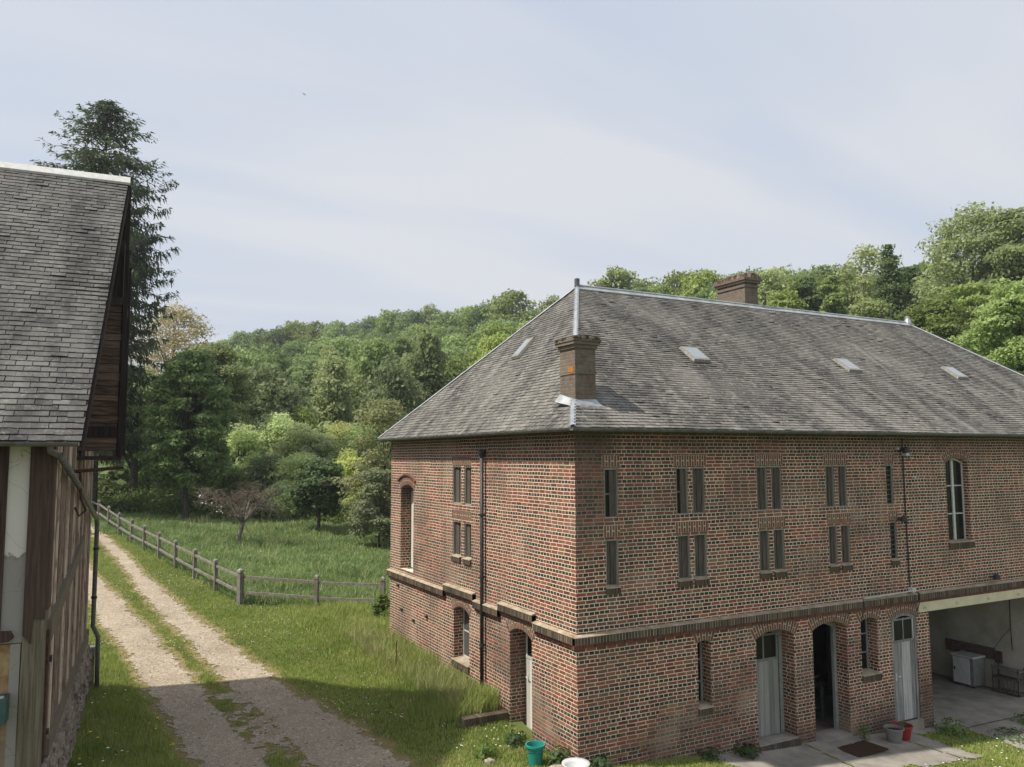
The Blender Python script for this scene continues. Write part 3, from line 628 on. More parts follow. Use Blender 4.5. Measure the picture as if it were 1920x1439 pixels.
# doors
def plank_door(axis, u0, u1, z0, z1, dep, mat, panes, frame_mat, rise, crown, label, tri=.46, frame=True, handle_u=None):
    k = MB(); n = max(3, round((u1-u0)/.14)); w_ = (u1-u0)/n
    for i in range(n): fbox(axis, k, u0+i*w_+.002, u0+(i+1)*w_-.002, dep+random.uniform(0, .003), dep+.03, z0, z1-tri)
    fbox(axis, k, u0, u0+.045, dep-.003, dep+.03, z1-tri+.003, z1); fbox(axis, k, u1-.045, u1, dep-.003, dep+.03, z1-tri+.003, z1)
    fbox(axis, k, u0+.045, u1-.045, dep-.003, dep+.03, z1-.04, z1); fbox(axis, k, u0-.0, u1, dep-.008, dep-.001, z1-tri-.05, z1-tri+.002)
    if panes == 2: mid = (u0+u1)/2; fbox(axis, k, mid-.016, mid+.016, dep-.003, dep+.03, z1-tri, z1-.04)
    d = k.build('door', mat, BB); d['label'] = label
    k = MB(); fbox(axis, k, u0+.04, u1-.04, dep+.012, dep+.016, z1-tri, z1-.03); k.build('pane', 'glass', d)
    k = MB(); hu = handle_u if handle_u is not None else u0+.08
    if axis == 'x': k.tube([(hu, dep, z0+1.0), (hu, dep-.05, z0+1.0), (hu+.09, dep-.055, z0+.99)], .011, 8); k.box((hu-.02, dep-.008, z0+.9), (hu+.02, dep, z0+1.06))
    else: k.tube([(dep, hu, z0+1.0), (dep-.05, hu, z0+1.0), (dep-.055, hu-.09, z0+.99)], .011, 8); k.box((dep-.008, hu-.02, z0+.9), (dep, hu+.02, z0+1.06))
    k.build('handle', 'white', d)
    if frame:
        pass
    return d
def door_frame(axis, u0, u1, z0, z1, rise, dep, mat, t_=.06, th=.07, parent=None):
    pl = arch_poly(u0+.003, u1-.003, z0, z1-.003, rise); pi = arch_poly(u0+t_, u1-t_, z0, z1-t_, rise*.85); n = len(pl); f = MB()
    mk = (lambda p, t: (p[0], t, p[1])) if axis == 'x' else (lambda p, t: (t, p[0], p[1]))
    vs = [mk(p, dep) for p in pl]+[mk(p, dep) for p in pi]+[mk(p, dep+th) for p in pl]+[mk(p, dep+th) for p in pi]; fs = []
    for i in range(1, n):
        j = (i+1) % n; fs += [(i, j, n+j, n+i), (2*n+i, 3*n+i, 3*n+j, 2*n+j), (n+i, n+j, 3*n+j, 3*n+i), (i, 2*n+i, 2*n+j, j)]
    f.add(vs, fs); return f.build('door_frame', mat, parent or BB)
d1 = plank_door('x', 4.38, 5.20, -.20, 1.86, .30, 'doorgrey', 2, 'frameblue', .1, 2.0, 'grey-blue plank door with two small dark panes', tri=.50, handle_u=4.46)
door_frame('x', 4.30, 5.37, -.3, 2.0, .14, .335, 'frameblue', .10, parent=d1); arch_lintel('x', 4.30, 5.37, 2.0, .14, .24, BB)
d2 = door_frame('x', 5.92, 6.98, -.5, 2.0, .14, .30, 'frameblue', .09); arch_lintel('x', 5.92, 6.98, 2.0, .14, .24, BB)
d3 = plank_door('x', 8.52, 9.25, -.42, 1.84, .035, 'doorworn', 2, 'white', .1, 1.97, 'worn grey-white plank door with peeling paint and two panes', tri=.48, handle_u=8.58)
door_frame('x', 8.44, 9.33, -.5, 1.97, .12, .02, 'doorworn', .075, .06, parent=d3); arch_lintel('x', 8.44, 9.33, 1.97, .12, .22, BB)
d4 = plank_door('y', 1.76, 2.46, .08, 1.95, .33, 'doorwhite', 2, 'frameblue', .1, 2.1, 'narrow white plank door on the side wall', tri=.45, handle_u=2.38)
door_frame('y', 1.64, 2.55, -.1, 2.12, .13, .36, 'frameblue', .12, parent=d4); arch_lintel('y', 1.64, 2.55, 2.12, .13, .24, BB)
k = MB(); fbox('y', k, 1.643, 2.547, -.04, .42, -.15, .075); k.build('threshold', 'concrete', BB)
for q in ((4.30, 5.37, -.03, .42, -.42, -.21), (5.92, 6.98, -.05, .42, -.60, -.40), (8.42, 9.35, -.06, .03, -.72, -.45)):
    k = MB(); fbox('x', k, *q); k.build('threshold', 'concrete', BB)
k = MB()   # toothed brick step under the grey door
bricks_row(k, 'x', 4.28, 5.42, -.36, -.24, .03, .09, .07); k.build('door_step', 'coursebrick', BB)

# ---------------------------------------------------------------- roof
EZ = 6.10; XL = -.26; XR = 20.0; YF = -.35; YB = 10.2; RX0, RX1, RY, RZ = 3.26, 16.41, 4.92, 9.93
C_ = [Vector(p) for p in ((XL, YF, EZ), (XR, YF, EZ), (XR, YB, EZ), (XL, YB, EZ), (RX0, RY, RZ), (RX1, RY, RZ))]
rm = MB(); rm.add(C_+[v-Vector((0, 0, .05)) for v in C_[:4]], [(0, 1, 5, 4), (1, 2, 5), (2, 3, 4, 5), (3, 0, 4), (6, 9, 8, 7), (0, 6, 7, 1), (1, 7, 8, 2), (2, 8, 9, 3), (3, 9, 6, 0)])
RO = rm.build('roof', 'slate', BB)
def slates(mb, E0, E1, T0, T1, e=.1, w_=.2, th=.010, und=.0, lift=.008, gap=.003):
    """slates on the quad E0-E1 (eave) to T0-T1 (top); rows of single thin tiles"""
    E0, E1, T0, T1 = map(Vector, (E0, E1, T0, T1)); a = (E1-E0).normalized(); n = a.cross(((T0+T1)/2-(E0+E1)/2)).normalized()
    if n.z < 0: n = -n
    s_ = n.cross(a); 
    if s_.z < 0: s_ = -s_
    H = (T0-E0).dot(s_); lx0 = (T0-E0).dot(a)/H; lx1 = (T1-E1).dot(a)/H; W0 = (E1-E0).dot(a)
    rows = int(H/e); ph1 = random.random()*6
    for i in range(rows):
        v0 = i*e-.02; v1 = min(v0+e*1.25, H-.005); off = (w_/2 if i % 2 else 0)+random.uniform(-.02, .02)
        xa0, xb0 = lx0*max(v0, 0), W0+lx1*max(v0, 0); xa1, xb1 = lx0*v1, W0+lx1*v1
        x = math.floor(min(xa0, xa1)/w_)*w_-off
        while x < max(xb0, xb1):
            g = gap; ww = w_+random.uniform(-.008, .008)
            l0, r0 = max(x+g, xa0), min(x+ww-g, xb0); l1, r1 = max(x+g, xa1), min(x+ww-g, xb1)
            x += w_
            if r0-l0 < .02 and r1-l1 < .02: continue
            if r0 < l0: l0 = r0 = (l0+r0)/2
            if r1 < l1: l1 = r1 = (l1+r1)/2
            jl = random.uniform(-.010, .006); jr = jl+random.uniform(-.006, .006); hh = lift+th+random.uniform(0, .006)+(random.random() < .02)*.012
            un = und*(math.sin(x*.9+ph1)+math.sin(v0*1.7+x*.37))
            P = lambda q, v, h: E0+a*q+s_*v+n*(h+un)
            vs = [P(l0, v0+jl, hh), P(r0, v0+jr, hh), P(r1, v1, .004), P(l1, v1, .004), P(l0, v0+jl, hh-th), P(r0, v0+jr, hh-th)]
            mb.add(vs, [(0, 1, 2, 3), (4, 5, 1, 0), (0, 3, 4), (1, 5, 2)])
sm = MB()
slates(sm, C_[0], C_[1], C_[4], C_[5], .098, .20, und=.008)
slates(sm, C_[3], C_[0], C_[4], C_[4], .098, .20, und=.008)
slates(sm, C_[1], C_[2], C_[5], C_[5], .098, .20)
sm.build('slates', 'slate', RO, fix=False)
# ridge and hip flashings in zinc
m = MB(); m.prism([(RY-.13, RZ-.048), (RY-.02, RZ+.045), (RY+.02, RZ+.045), (RY+.13, RZ-.048), (RY+.12, RZ-.08), (RY, RZ+.0), (RY-.12, RZ-.08)], 'x', RX0-.05, RX1+.05)
m.tube([(RX0, RY, RZ+.06), (RX1, RY, RZ+.06)], .035, 8); fl = m.build('ridge_flashing', 'zinc', RO)
def strip_on(a, b, wd, h=.045, mat='zinc', name='hip_flashing', fringe=None):
    a = Vector(a); b = Vector(b); d = (b-a).normalized(); side = d.cross(Vector((0, 0, 1))).normalized(); up = side.cross(d).normalized()
    m = MB(); vs = []
    for q in (a, b): vs += [q-side*wd+up*.012, q-side*wd*.35+up*h, q+side*wd*.35+up*h, q+side*wd+up*.012]
    m.add(vs, [(0, 1, 5, 4), (1, 2, 6, 5), (2, 3, 7, 6), (0, 4, 7, 3)])
    if fringe:
        n1, n2 = fringe; L = (b-a).length; k = 0
        while k < L-.1:
            for n_, sg in ((n1, 1), (n2, -1)):
                n_ = Vector(n_); p = a+d*k; hd = n_.cross(d).normalized()*sg
                if hd.dot(side*sg) < 0: hd = -hd
                o_ = n_*.030
                m.add([p+o_, p+d*.07+o_, p+hd*.115+d*.10*0-d*.0+o_*.9], [(0, 1, 2)])
            k += .115
    return m.build(name, mat, RO, fix=False)
nF = Vector((0, -(RZ-EZ), RY-YF)).normalized(); nL = Vector((-(RZ-EZ), 0, RX0-XL)).normalized()
strip_on(C_[0], C_[4], .055, .055, fringe=(nL, nF)); strip_on(C_[3], C_[4], .05, .05); strip_on(C_[1], C_[5], .04, .05); 
m = MB(); m.prism([(RX0-.05, RY-.05), (RX0+.05, RY-.05), (RX0+.05, RY+.05), (RX0-.05, RY+.05)], 'z', RZ-.05, RZ+.24); m.build('finial', 'oldzinc', RO)
m = MB(); m.lathe([(.13, -.08), (.12, .05), (.07, .2), (.075, .28), (0, .29)], (RX1, RY, RZ), 10); m.build('finial', 'zinc', RO)
# gutters
def gutter(pts, r=.065, name='gutter', parent=BB, mat='oldzinc'):
    m = MB(); k = 10
    for a, b in zip(pts[:-1], pts[1:]):
        a = Vector(a); b = Vector(b); d = (b-a).normalized(); sd = d.cross(Vector((0, 0, 1))); vs = []
        for q in (a-d*r*.0, b+d*r*.0):
            for rr in (r, r-.008):
                vs += [q+sd*math.cos(math.pi+math.pi*i/k)*rr+Vector((0, 0, 1))*math.sin(math.pi+math.pi*i/k)*rr for i in range(k+1)]
        K = k+1; fs = []
        for i in range(k): fs += [(i, i+1, 2*K+i+1, 2*K+i), (K+i, 3*K+i, 3*K+i+1, K+i+1)]
        fs += [(0, 2*K, 3*K, K), (k, K+k, 3*K+k, 2*K+k)]; m.add(vs, fs)
        L = (b-a).length; x = .3
        while x < L: q = a+d*x; m.box((-.012, -r-.012, -.02), (.012, r+.012, .006), Matrix.Translation(q) @ d.to_track_quat('X', 'Z').to_matrix().to_4x4()); x += .42
    return m.build(name, mat, parent, fix=False)
GZ = EZ-.01; go = .075
gutter([(XL-go, YB+.05, GZ), (XL-go, YF-go, GZ), (XR+go, YF-go, GZ)])
m = MB(); m.box((XL+.04, YF+.04, EZ-.085), (L1+.3, -.003, EZ-.055)); m.box((XL+.04, .0, EZ-.085), (-.003, YB-.05, EZ-.055)); m.build('eaves_board', 'shutter', BB)
# rainwater pipe on the side wall
m = MB(); m.tube([(-.085, 3.70, 5.62), (-.085, 3.70, .35)], .042, 10); dp = m.build('downpipe', 'iron', BB, smooth=True)
m = MB(); m.lathe([(.045, -.12), (.085, -.02), (.09, .04), (.06, .05)], (-.09, 3.70, 5.68), 10)
for z in (4.3, 2.95, 1.5): m.lathe([(.042, -.03), (.055, -.03), (.055, .03), (.042, .03)], (-.085, 3.70, z), 10); m.box((-.1, 3.69, z-.015), (-.0, 3.71, z+.015))
m.build('pipe_collar', 'iron', dp)
# chimneys
def chimney(x0, y0, dx, dy, z0, z1, capz, flare, label, tufty=False):
    m = MB(); m.box((x0, y0, z0), (x0+dx, y0+dy, z1)); m.box((x0-.015, y0-.015, z0+(z1-z0)*.63), (x0+dx+.015, y0+dy+.015, z0+(z1-z0)*.63+.06))
    ch = m.build('chimney', 'chimney', RO); ch['label'] = label
    m = MB(); z = z1
    for i, (f_, h) in enumerate(capz): m.box((x0-f_, y0-f_, z+.002), (x0+dx+f_, y0+dy+f_, z+h)); z += h
    m.build('chimney_cap', 'chimney', ch); return ch, z
c1, zt = chimney(.20, .27, .46, .54, 6.3, 7.62, [(.03, .07), (.07, .06), (.085, .05)], .08, 'square brick chimney stained with lichen at the near corner')
# broken brick crown
m = MB()
for i in range(26):
    a = random.random(); sd = random.choice((0, 1, 2, 3)); 
    px = .12+.62*a if sd < 2 else (.14 if sd == 2 else .68); py = (.21 if sd == 0 else .83) if sd < 2 else .19+.68*a
    m.box((-.05, -.04, 0), (.05, .04, random.uniform(.02, .055)), Matrix.Translation((px, py, zt+.002)) @ Matrix.Rotation(random.uniform(0, 3), 4, 'Z'))
m.build('crown_rubble', 'coursebrick', c1)
m = MB(); hx, hy = .20, .27     # lead apron round the foot
m.add([(hx-.16, hy+.50, 6.62), (hx+.0, hy+.56, 6.78), (hx+.0, hy-.0, 6.64), (hx-.10, hy-.10, 6.51)], [(0, 1, 2, 3)])
m.add([(hx-.10, hy-.10, 6.51), (hx, hy, 6.64), (hx+.46, hy-.0, 6.66), (hx+.60, hy-.14, 6.46)], [(0, 1, 2, 3)])
ap = m.build('lead_apron', 'zinc', c1, fix=False)
mo = ap.modifiers.new('s', 'SOLIDIFY'); mo.thickness = .02; mo.offset = 1
m = MB()
m.prism([(.30, 7.17), (.36, 7.15), (.43, 7.17), (.47, 7.165), (.49, 7.21), (.47, 7.27), (.42, 7.26), (.38, 7.29), (.33, 7.27), (.31, 7.23), (.285, 7.21)], 'x', .180, .186); lc = m.build('lichen_patch', mat_plain('orange_lichen', (.55, .20, .03), .95, .1, .5, 30, dark=(.3, .13, .04)), c1)
c2, zt2 = chimney(9.20, 5.02, .52, 1.15, 8.9, 10.55, [(.03, .07), (.0, .06), (.06, .07), (.10, .07)], .1, 'broad ruined brick chimney rising behind the ridge')
m = MB()
for i in range(330):
    a, b = random.random(), random.random(); x = 9.15+.62*a; y = 4.97+1.25*b; h = random.uniform(.03, .17)
    m.box((-.035, -.045, -.02), (.035, .045, h), Matrix.Translation((x, y, zt2)) @ Matrix.Rotation(random.uniform(0, 3), 4, 'Z') @ Matrix.Rotation(random.uniform(-.5, .5), 4, 'X'))
m.build('crown_rubble', mat_islbrick('weathered_crown', [(0, (.09, .07, .055)), (.5, (.22, .16, .12)), (1, (.33, .26, .17))]), c2)
m = MB()
for i in range(500):
    x = 9.15+.62*random.random(); y = 4.97+1.25*random.random(); h = random.uniform(.05, .16); dx = random.uniform(-.05, .05)
    m.add([(x-.008, y, zt2+.08), (x+.008, y, zt2+.08), (x+dx, y+random.uniform(-.05, .05), zt2+.1+h)], [(0, 1, 2)])
m.build('dry_grass', mat_plain('dry_tuft', (.36, .29, .15), .9, .1, .3, bump=0), c2, fix=False)
# roof lights
def rooflight(quad, n_, label):
    q = [Vector(p) for p in quad]; n_ = Vector(n_); c = sum(q, Vector())/4
    m = MB(); k1 = [c+(p-c)*1.14+n_*.02 for p in q]; k2 = [c+(p-c)*1.04+n_*.085 for p in q]
    m.add(k1+k2, [(0, 1, 5, 4), (1, 2, 6, 5), (2, 3, 7, 6), (3, 0, 4, 7), (4, 5, 6, 7)]); f = m.build('roof_window', 'oldframe', RO); f['label'] = label
    m = MB(); k3 = [c+(p-c)*.86+n_*.089 for p in q]; m.add(k3, [(0, 1, 2, 3)]); m.build('pane', MAT['skyglass'], f, fix=False)
    m = MB(); lo = (q[2]+q[3])/2; m.add([q[3]*1.0+n_*.07+(q[3]-c)*.06, q[2]+n_*.07+(q[2]-c)*.06, q[2]+n_*.03+(q[2]-c)*.07, q[3]+n_*.03+(q[3]-c)*.07], [(0, 1, 2, 3)]); m.build('frame_edge', 'rust', f, fix=False)
t = Mt('rooflight_glass', .12, .5); MAT['skyglass'] = t.col((.24, .27, .29))
def onF(x, y): return (x, y, EZ+(y-YF)*(RZ-EZ)/(RY-YF))
def onLp(x, y): return (x, y, EZ+(x-XL)*(RZ-EZ)/(RX0-XL))
for x0, nm in ((4.5, 'first roof window from the near corner'), (9.72, 'second roof window along the long slope'), (14.28, 'third and farthest roof window on the long slope')):
    rooflight([onF(x0, 2.38), onF(x0+.46, 2.38), onF(x0+.46, 1.92), onF(x0, 1.92)], nF, nm)
rooflight([onLp(1.90, 5.10), onLp(1.90, 4.76), onLp(1.48, 4.76), onLp(1.48, 5.10)], nL, 'roof window on the short end slope')
# cables, lamps and boxes on the facade
m = MB(); m.tube([(9.10, -.02, 5.95), (9.08, -.03, 5.7), (9.09, -.02, 5.2), (9.11, -.02, 3.5), (9.13, -.02, 2.5)], .014, 6)
m.tube([(9.13, -.02, 2.5), (9.2, -.02, 2.44), (9.32, -.1, 2.40), (9.35, -.1, 2.2), (9.33, -.03, 1.98)], .009, 5); m.tube([(7.42, -.11, 2.41), (7.43, -.11, 2.2), (7.44, -.03, 2.0), (7.45, -.02, 1.9)], .009, 5); cb = m.build('cable', 'iron', BB)
m = MB(); m.tube([(7.42, -.12, 2.43), (9.08, -.12, 2.46)], .014, 6); m.box((9.05, -.14, 2.43), (9.17, -.02, 2.53)); m.build('conduit', 'white', cb)
def lamp(x, z, white, label):
    m = MB(); m.tube([(x, 0, z), (x, -.12, z+.03)], .018, 6); m.lathe([(.02, .09), (.07, .06), (.085, -.02), (.08, -.05), (.0, -.055)], (x, -.16, z), 12)
    l = m.build('wall_lamp', 'iron', BB); l['label'] = label
    if white: k = MB(); k.box((x+.03, -.13, z-.12), (x+.16, -.01, z+.03)); k.build('junction_box', 'enamel', l)
lamp(9.02, 5.68, True, 'wall lamp with a white box under the eaves'); lamp(8.83, 4.10, False, 'dark wall lamp over the lower slit window'); lamp(12.24, 2.54, False, 'small dark lamp above the cream beam')
m = MB()
for x, z in ((8.85, 5.73), (9.33, 5.50), (9.42, 5.05)): m.tube([(x, 0, z), (x, -.06, z)], .02, 6); m.lathe([(.03, -.02), (.035, .0), (.03, .02)], (x, -.07, z), 8)
m.build('insulator', 'enamel', BB)
# putlog stumps / iron ties on the lower side wall
m = MB()
for y, z in ((9.1, 2.0), (8.8, 1.4), (7.9, 1.25), (7.0, 1.5)): m.box((-.05, y, z), (.0, y+.12, z+.05))
m.build('tie_bar', 'iron', BB)

# ================================================================ little brick retaining wall by the side door
m = MB(); m.box((-1.0, 2.62, -.2), (-.003, 2.78, .26)); rw = m.build('retaining_wall', 'chimney'); tag(rw, 'low brick retaining wall jutting into the grass beside the white side door', 'wall')
m = MB(); x = -1.02
while x < -.05: m.box((x, 2.58, .263), (x+.058, 2.80, .375)); x += .067
m.build('coping', 'coursebrick', rw)

# ================================================================ half-timbered barn
BR = R(-4.0); BN = thing('timber_barn', 'old half-timbered barn with steep slate roof on the left edge', 'building', (-8.26, 0, 0), BR)
BW = 8.75; ER = (4.55, 10.95)      # ridge y and z in barn frame
EZb = 5.86
def bb(name, mat, fn, parent=None, **k):
    m = MB(); fn(m); return m.build(name, mat, parent or BN, **k)
# dark backing body
bm_ = MB(); prof = [(.10, 1.45), (BW-.06, 1.45), (BW-.06, 6.0), (ER[0], ER[1]-.25), (.10, 6.0)]; bm_.prism(prof, 'x', -14, -.06); bm_.build('wall_core', 'void', BN)
# roof: two slopes, the verge flares outward to the ridge
E0 = Vector((-14, -.42, EZb-.03)); E1 = Vector((.34, -.42, EZb-.03)); T0 = Vector((-14, ER[0], ER[1])); T1 = Vector((.62, ER[0], ER[1]))
K1 = Vector((.32, BW+.4, EZb)); K0 = Vector((-14, BW+.4, EZb))
m = MB(); dn = Vector((0, 0, -.09)); m.add([E0, E1, T1, T0, K1, K0]+[p+dn for p in (E0, E1, T1, T0, K1, K0)], [(0, 1, 2, 3), (3, 2, 4, 5), (1, 7, 8, 2), (2, 8, 10, 4), (0, 6, 7, 1), (6, 9, 8, 7), (9, 11, 10, 8), (5, 4, 10, 11)])
br = m.build('roof', 'void', BN)
m = MB(); slates(m, E0, E1, T0, T1, .113, .205, th=.010, und=.006, lift=.007); m.build('slates', 'barnslate', br, fix=False)
bb('ridge_flashing', 'white', lambda m: (m.prism([(ER[0]-.15, ER[1]-.08), (ER[0]-.03, ER[1]+.065), (ER[0]+.03, ER[1]+.065), (ER[0]+.19, ER[1]-.12), (ER[0]+.16, ER[1]-.16), (ER[0], ER[1]), (ER[0]-.13, ER[1]-.12)], 'x', -14, .65)), br)
m = MB()
for i in range(10): m.box((-.02, -.03, 0), (.02, .03, .05), Matrix.Translation((.3-i*1.1, ER[0], ER[1]+.06)))
m.build('ridge_clip', 'white', br)
bb('verge_board', 'darkwood', lambda m: (m.add([T1+Vector((.005, 0, -.07)), E1+Vector((.005, 0, -.07)), E1+Vector((.005, 0, -.22)), T1+Vector((.005, 0, -.24))]+[p+Vector((.03, 0, 0)) for p in (T1+Vector((.0, 0, -.07)), E1+Vector((.0, 0, -.07)), E1+Vector((.0, 0, -.22)), T1+Vector((.0, 0, -.24)))], [(0, 1, 2, 3), (7, 6, 5, 4), (0, 4, 5, 1), (1, 5, 6, 2), (2, 6, 7, 3), (3, 7, 4, 0)])), br)
gutter([(-14, -.50, EZb-.06), (.32, -.50, EZb-.06)], .06, parent=BN)
# gable: narrow weathered upright laths over the dark core
m = MB(); y = .30; zl = lambda y: (5.85+(y+.0)*(ER[1]-5.85)/ER[0] if y < ER[0] else 5.85+(BW-y)*(ER[1]-5.85)/(BW-ER[0]))-.35
while y < BW-.05:
    w_ = random.uniform(.04, .10); z1 = zl(y); z0 = 1.62+random.uniform(-.05, .1); dd = random.uniform(0, .03); lean = random.uniform(-.03, .03)
    if y < .75: z0 = random.uniform(3.4, 3.7) if y > .38 else 1.6
    m.add([(-.03+dd, y, z0), (-.03+dd, y+w_, z0), (-.03+dd, y+w_+lean, z1), (-.03+dd, y+lean, z1), (-.07, y, z0), (-.07, y+w_, z0), (-.07, y+w_+lean, z1), (-.07, y+lean, z1)],
          [(0, 1, 2, 3), (7, 6, 5, 4), (0, 4, 5, 1), (1, 5, 6, 2), (2, 6, 7, 3), (3, 7, 4, 0)])
    y += w_+random.uniform(.012, .075)
m.build('lath_cladding', 'lath', BN)
bb('diagonal_brace', 'agedbeam', lambda m: m.prism([(.22, 3.15), (.22, 3.42), (5.9, 4.05), (5.9, 3.83)], 'x', -.05, .045))
bb('door_post', 'rust', lambda m: m.box((-.05, .12, 1.6), (.02, .30, 3.3)))
bb('sill_beam', 'agedbeam', lambda m: (m.box((-.2, .75, 1.50), (.03, 5.2, 1.72)), m.box((-.2, 5.25, 1.46), (.035, BW, 1.69))))
def rubble(m, a, b, seed, n=130, r=(.07, .15)):
    rr = random.Random(seed)
    for i in range(n):
        x = rr.uniform(a[0], b[0]); y = rr.uniform(a[1], b[1]); z = rr.uniform(a[2], b[2]); s = rr.uniform(*r)
        M_ = Matrix.Translation((x, y, z)) @ Euler((rr.uniform(-.3, .3), rr.uniform(-.2, .2), rr.uniform(-.2, .2))).to_matrix().to_4x4()
        m.box((-s*.35, -s, -s*.6), (s*.35, s, s*.6), M_)
bb('stone_plinth', 'rubble', lambda m: (m.box((-.5, .05, -.3), (.03, BW+.02, 1.47)), rubble(m, (.03, .1, .1), (.05, BW, 1.42), 3, 260)), bevel=.012)
bb('back_stub_wall', 'rubble', lambda m: m.box((-.25, BW+.03, -.2), (.16, BW+.3, 1.25)))
# front wall seen at the left edge
bb('corner_post', 'agedbeam', lambda m: (m.prism([(-.285, 1.56), (.0, 1.56), (-.012, 3.35), (-.01, 5.8), (-.275, 5.8), (-.27, 3.35)], 'y', -.03, .27), ), bevel=.012)
bb('corner_post_facing', 'beamwood', lambda m: (m.prism([(-.27, 3.30), (-.17, 3.18), (-.15, 3.5), (-.02, 3.48), (-.012, 5.79), (-.272, 5.79)], 'y', -.05, -.031), m.box((-.015, -.03, 3.6), (.012, .25, 5.78))))
bb('post', 'beamwood', lambda m: m.box((-.78, -.035, 3.38), (-.52, .2, 5.8)), bevel=.01)
bb('post', 'beamwood', lambda m: m.box((-1.65, -.035, 3.38), (-1.35, .2, 5.8)), bevel=.01)
bb('plaster_panel', 'crackplaster', lambda m: (m.box((-.53, -.004, 3.2), (-.27, .1, 5.8)), m.box((-1.36, -.004, 3.2), (-.77, .1, 5.8)), m.box((-3, -.004, 3.2), (-1.64, .1, 5.8))))
bb('tie_beam', 'beamwood', lambda m: m.prism([(-3, 3.20), (-.42, 3.23), (-.36, 3.28), (-.40, 3.36), (-.62, 3.375), (-3, 3.37)], 'y', -.075, .1), bevel=.01)
bb('daub_panel', 'daub', lambda m: m.box((-3, -.008, .0), (-.37, .1, 3.19)))
bb('render_strip', 'crackplaster', lambda m: (m.box((-.40, -.014, .0), (-.285, .1, 3.19)), m.box((-.285, -.012, .0), (.02, .3, 1.555))))
# hoist housing hanging under the ridge at the gable
m = MB(); z = 5.72; yb0, yb1 = 3.75, 5.35
HX = .68
while z < 8.35:
    h = random.uniform(.10, .17); dd = random.uniform(0, .02)
    m.box((.0, yb0-dd, z), (HX-.05+random.uniform(-.02, .0), yb0+.03, z+h-.012)); m.box((.0, yb1, z), (HX-.05, yb1+.03, z+h-.012)); m.box((HX-.05, yb0+.03, z), (HX-.03, yb1, z+h-.012)); z += h
hb = m.build('hoist_housing', 'boards', BN)
bb('housing_post', 'darkwood', lambda m: (m.box((HX-.045, yb0-.045, 5.6), (HX+.03, yb0+.06, 9.4)), m.box((HX-.045, yb1-.06, 5.6), (HX+.03, yb1+.045, 9.4)), m.box((0, yb0-.04, 5.55), (HX+.02, yb1+.04, 5.62)), m.box((0, yb0-.04, 8.36), (HX, yb1+.04, 8.5)), m.box((0, yb0-.035, 5.95), (HX, yb0+.0, 6.15)), m.box((.0, yb0+.1, 8.5), (HX-.06, yb1-.1, 9.6))), hb)
bb('king_post', 'darkwood', lambda m: (m.box((HX-.09, ER[0]-.06, 5.6), (HX-.005, ER[0]+.06, ER[1]-.12)), m.prism([(-.02, 8.5), (.60, 8.5), (.60, ER[1]-.15), (-.02, ER[1]-.15)], 'y', ER[0]-.02, ER[0]+.02)), hb)
bb('bracket', 'rust', lambda m: (m.tube([(-.1, 3.2, 5.35), (.75, 3.3, 5.42)], .03, 6), m.tube([(.1, 3.2, 5.35), (.12, 3.22, 4.9), (.2, 3.25, 4.7), (.1, 3.3, 4.6), (.03, 3.3, 4.75)], .02, 6)))
# rainwater pipe crossing the gable to its far corner
bb('downpipe', 'oldzinc', lambda m: (m.tube([(-.02, -.44, 5.80), (-.02, -.3, 5.68), (.06, .0, 5.62)], .045, 8), m.tube([(.07, -.05, 5.62), (.09, 4.4, 4.92), (.10, BW-.15, 4.20)], .05, 10), m.tube([(.10, BW-.17, 4.23), (.11, BW-.05, 4.05), (.11, BW-.05, 1.75), (.22, BW, 1.5), (.24, BW, .2)], .05, 10)), smooth=True)
bb('pipe_collar', 'iron', lambda m: [m.lathe([(.05, -.03), (.062, -.03), (.062, .03), (.05, .03)], (.11, BW-.05, q), 10) for q in (3.5, 2.4)])
bb('hinge', 'iron', lambda m: (m.box((.0, .32, 2.85), (.05, .42, 2.92)), m.box((.0, .32, 1.9), (.05, .42, 1.96)), m.box((-.06, .33, 1.6), (.0, .45, 3.35))))
# teal trough against the front wall
tr = thing('wall_trough', 'teal painted trough with white contents on the barn front wall', 'trough', (-8.26, 0, 0), BR)
m = MB(); m.prism([(-1.6, 2.24), (-.46, 2.22), (-.385, 2.27), (-.375, 2.58), (-1.6, 2.58)], 'y', -.30, -.27); m.prism([(-1.6, 2.24), (-.46, 2.22), (-.385, 2.27), (-.375, 2.58), (-1.6, 2.58)], 'y', -.05, -.03); m.box((-.40, -.27, 2.27), (-.375, -.05, 2.58)); m.box((-1.6, -.27, 2.22), (-.46, -.05, 2.26)); m.build('basin', 'troughteal', tr)
m = MB(); m.box((-1.6, -.27, 2.40), (-.42, -.05, 2.565)); m.build('contents', 'enamel', tr, bevel=.02)

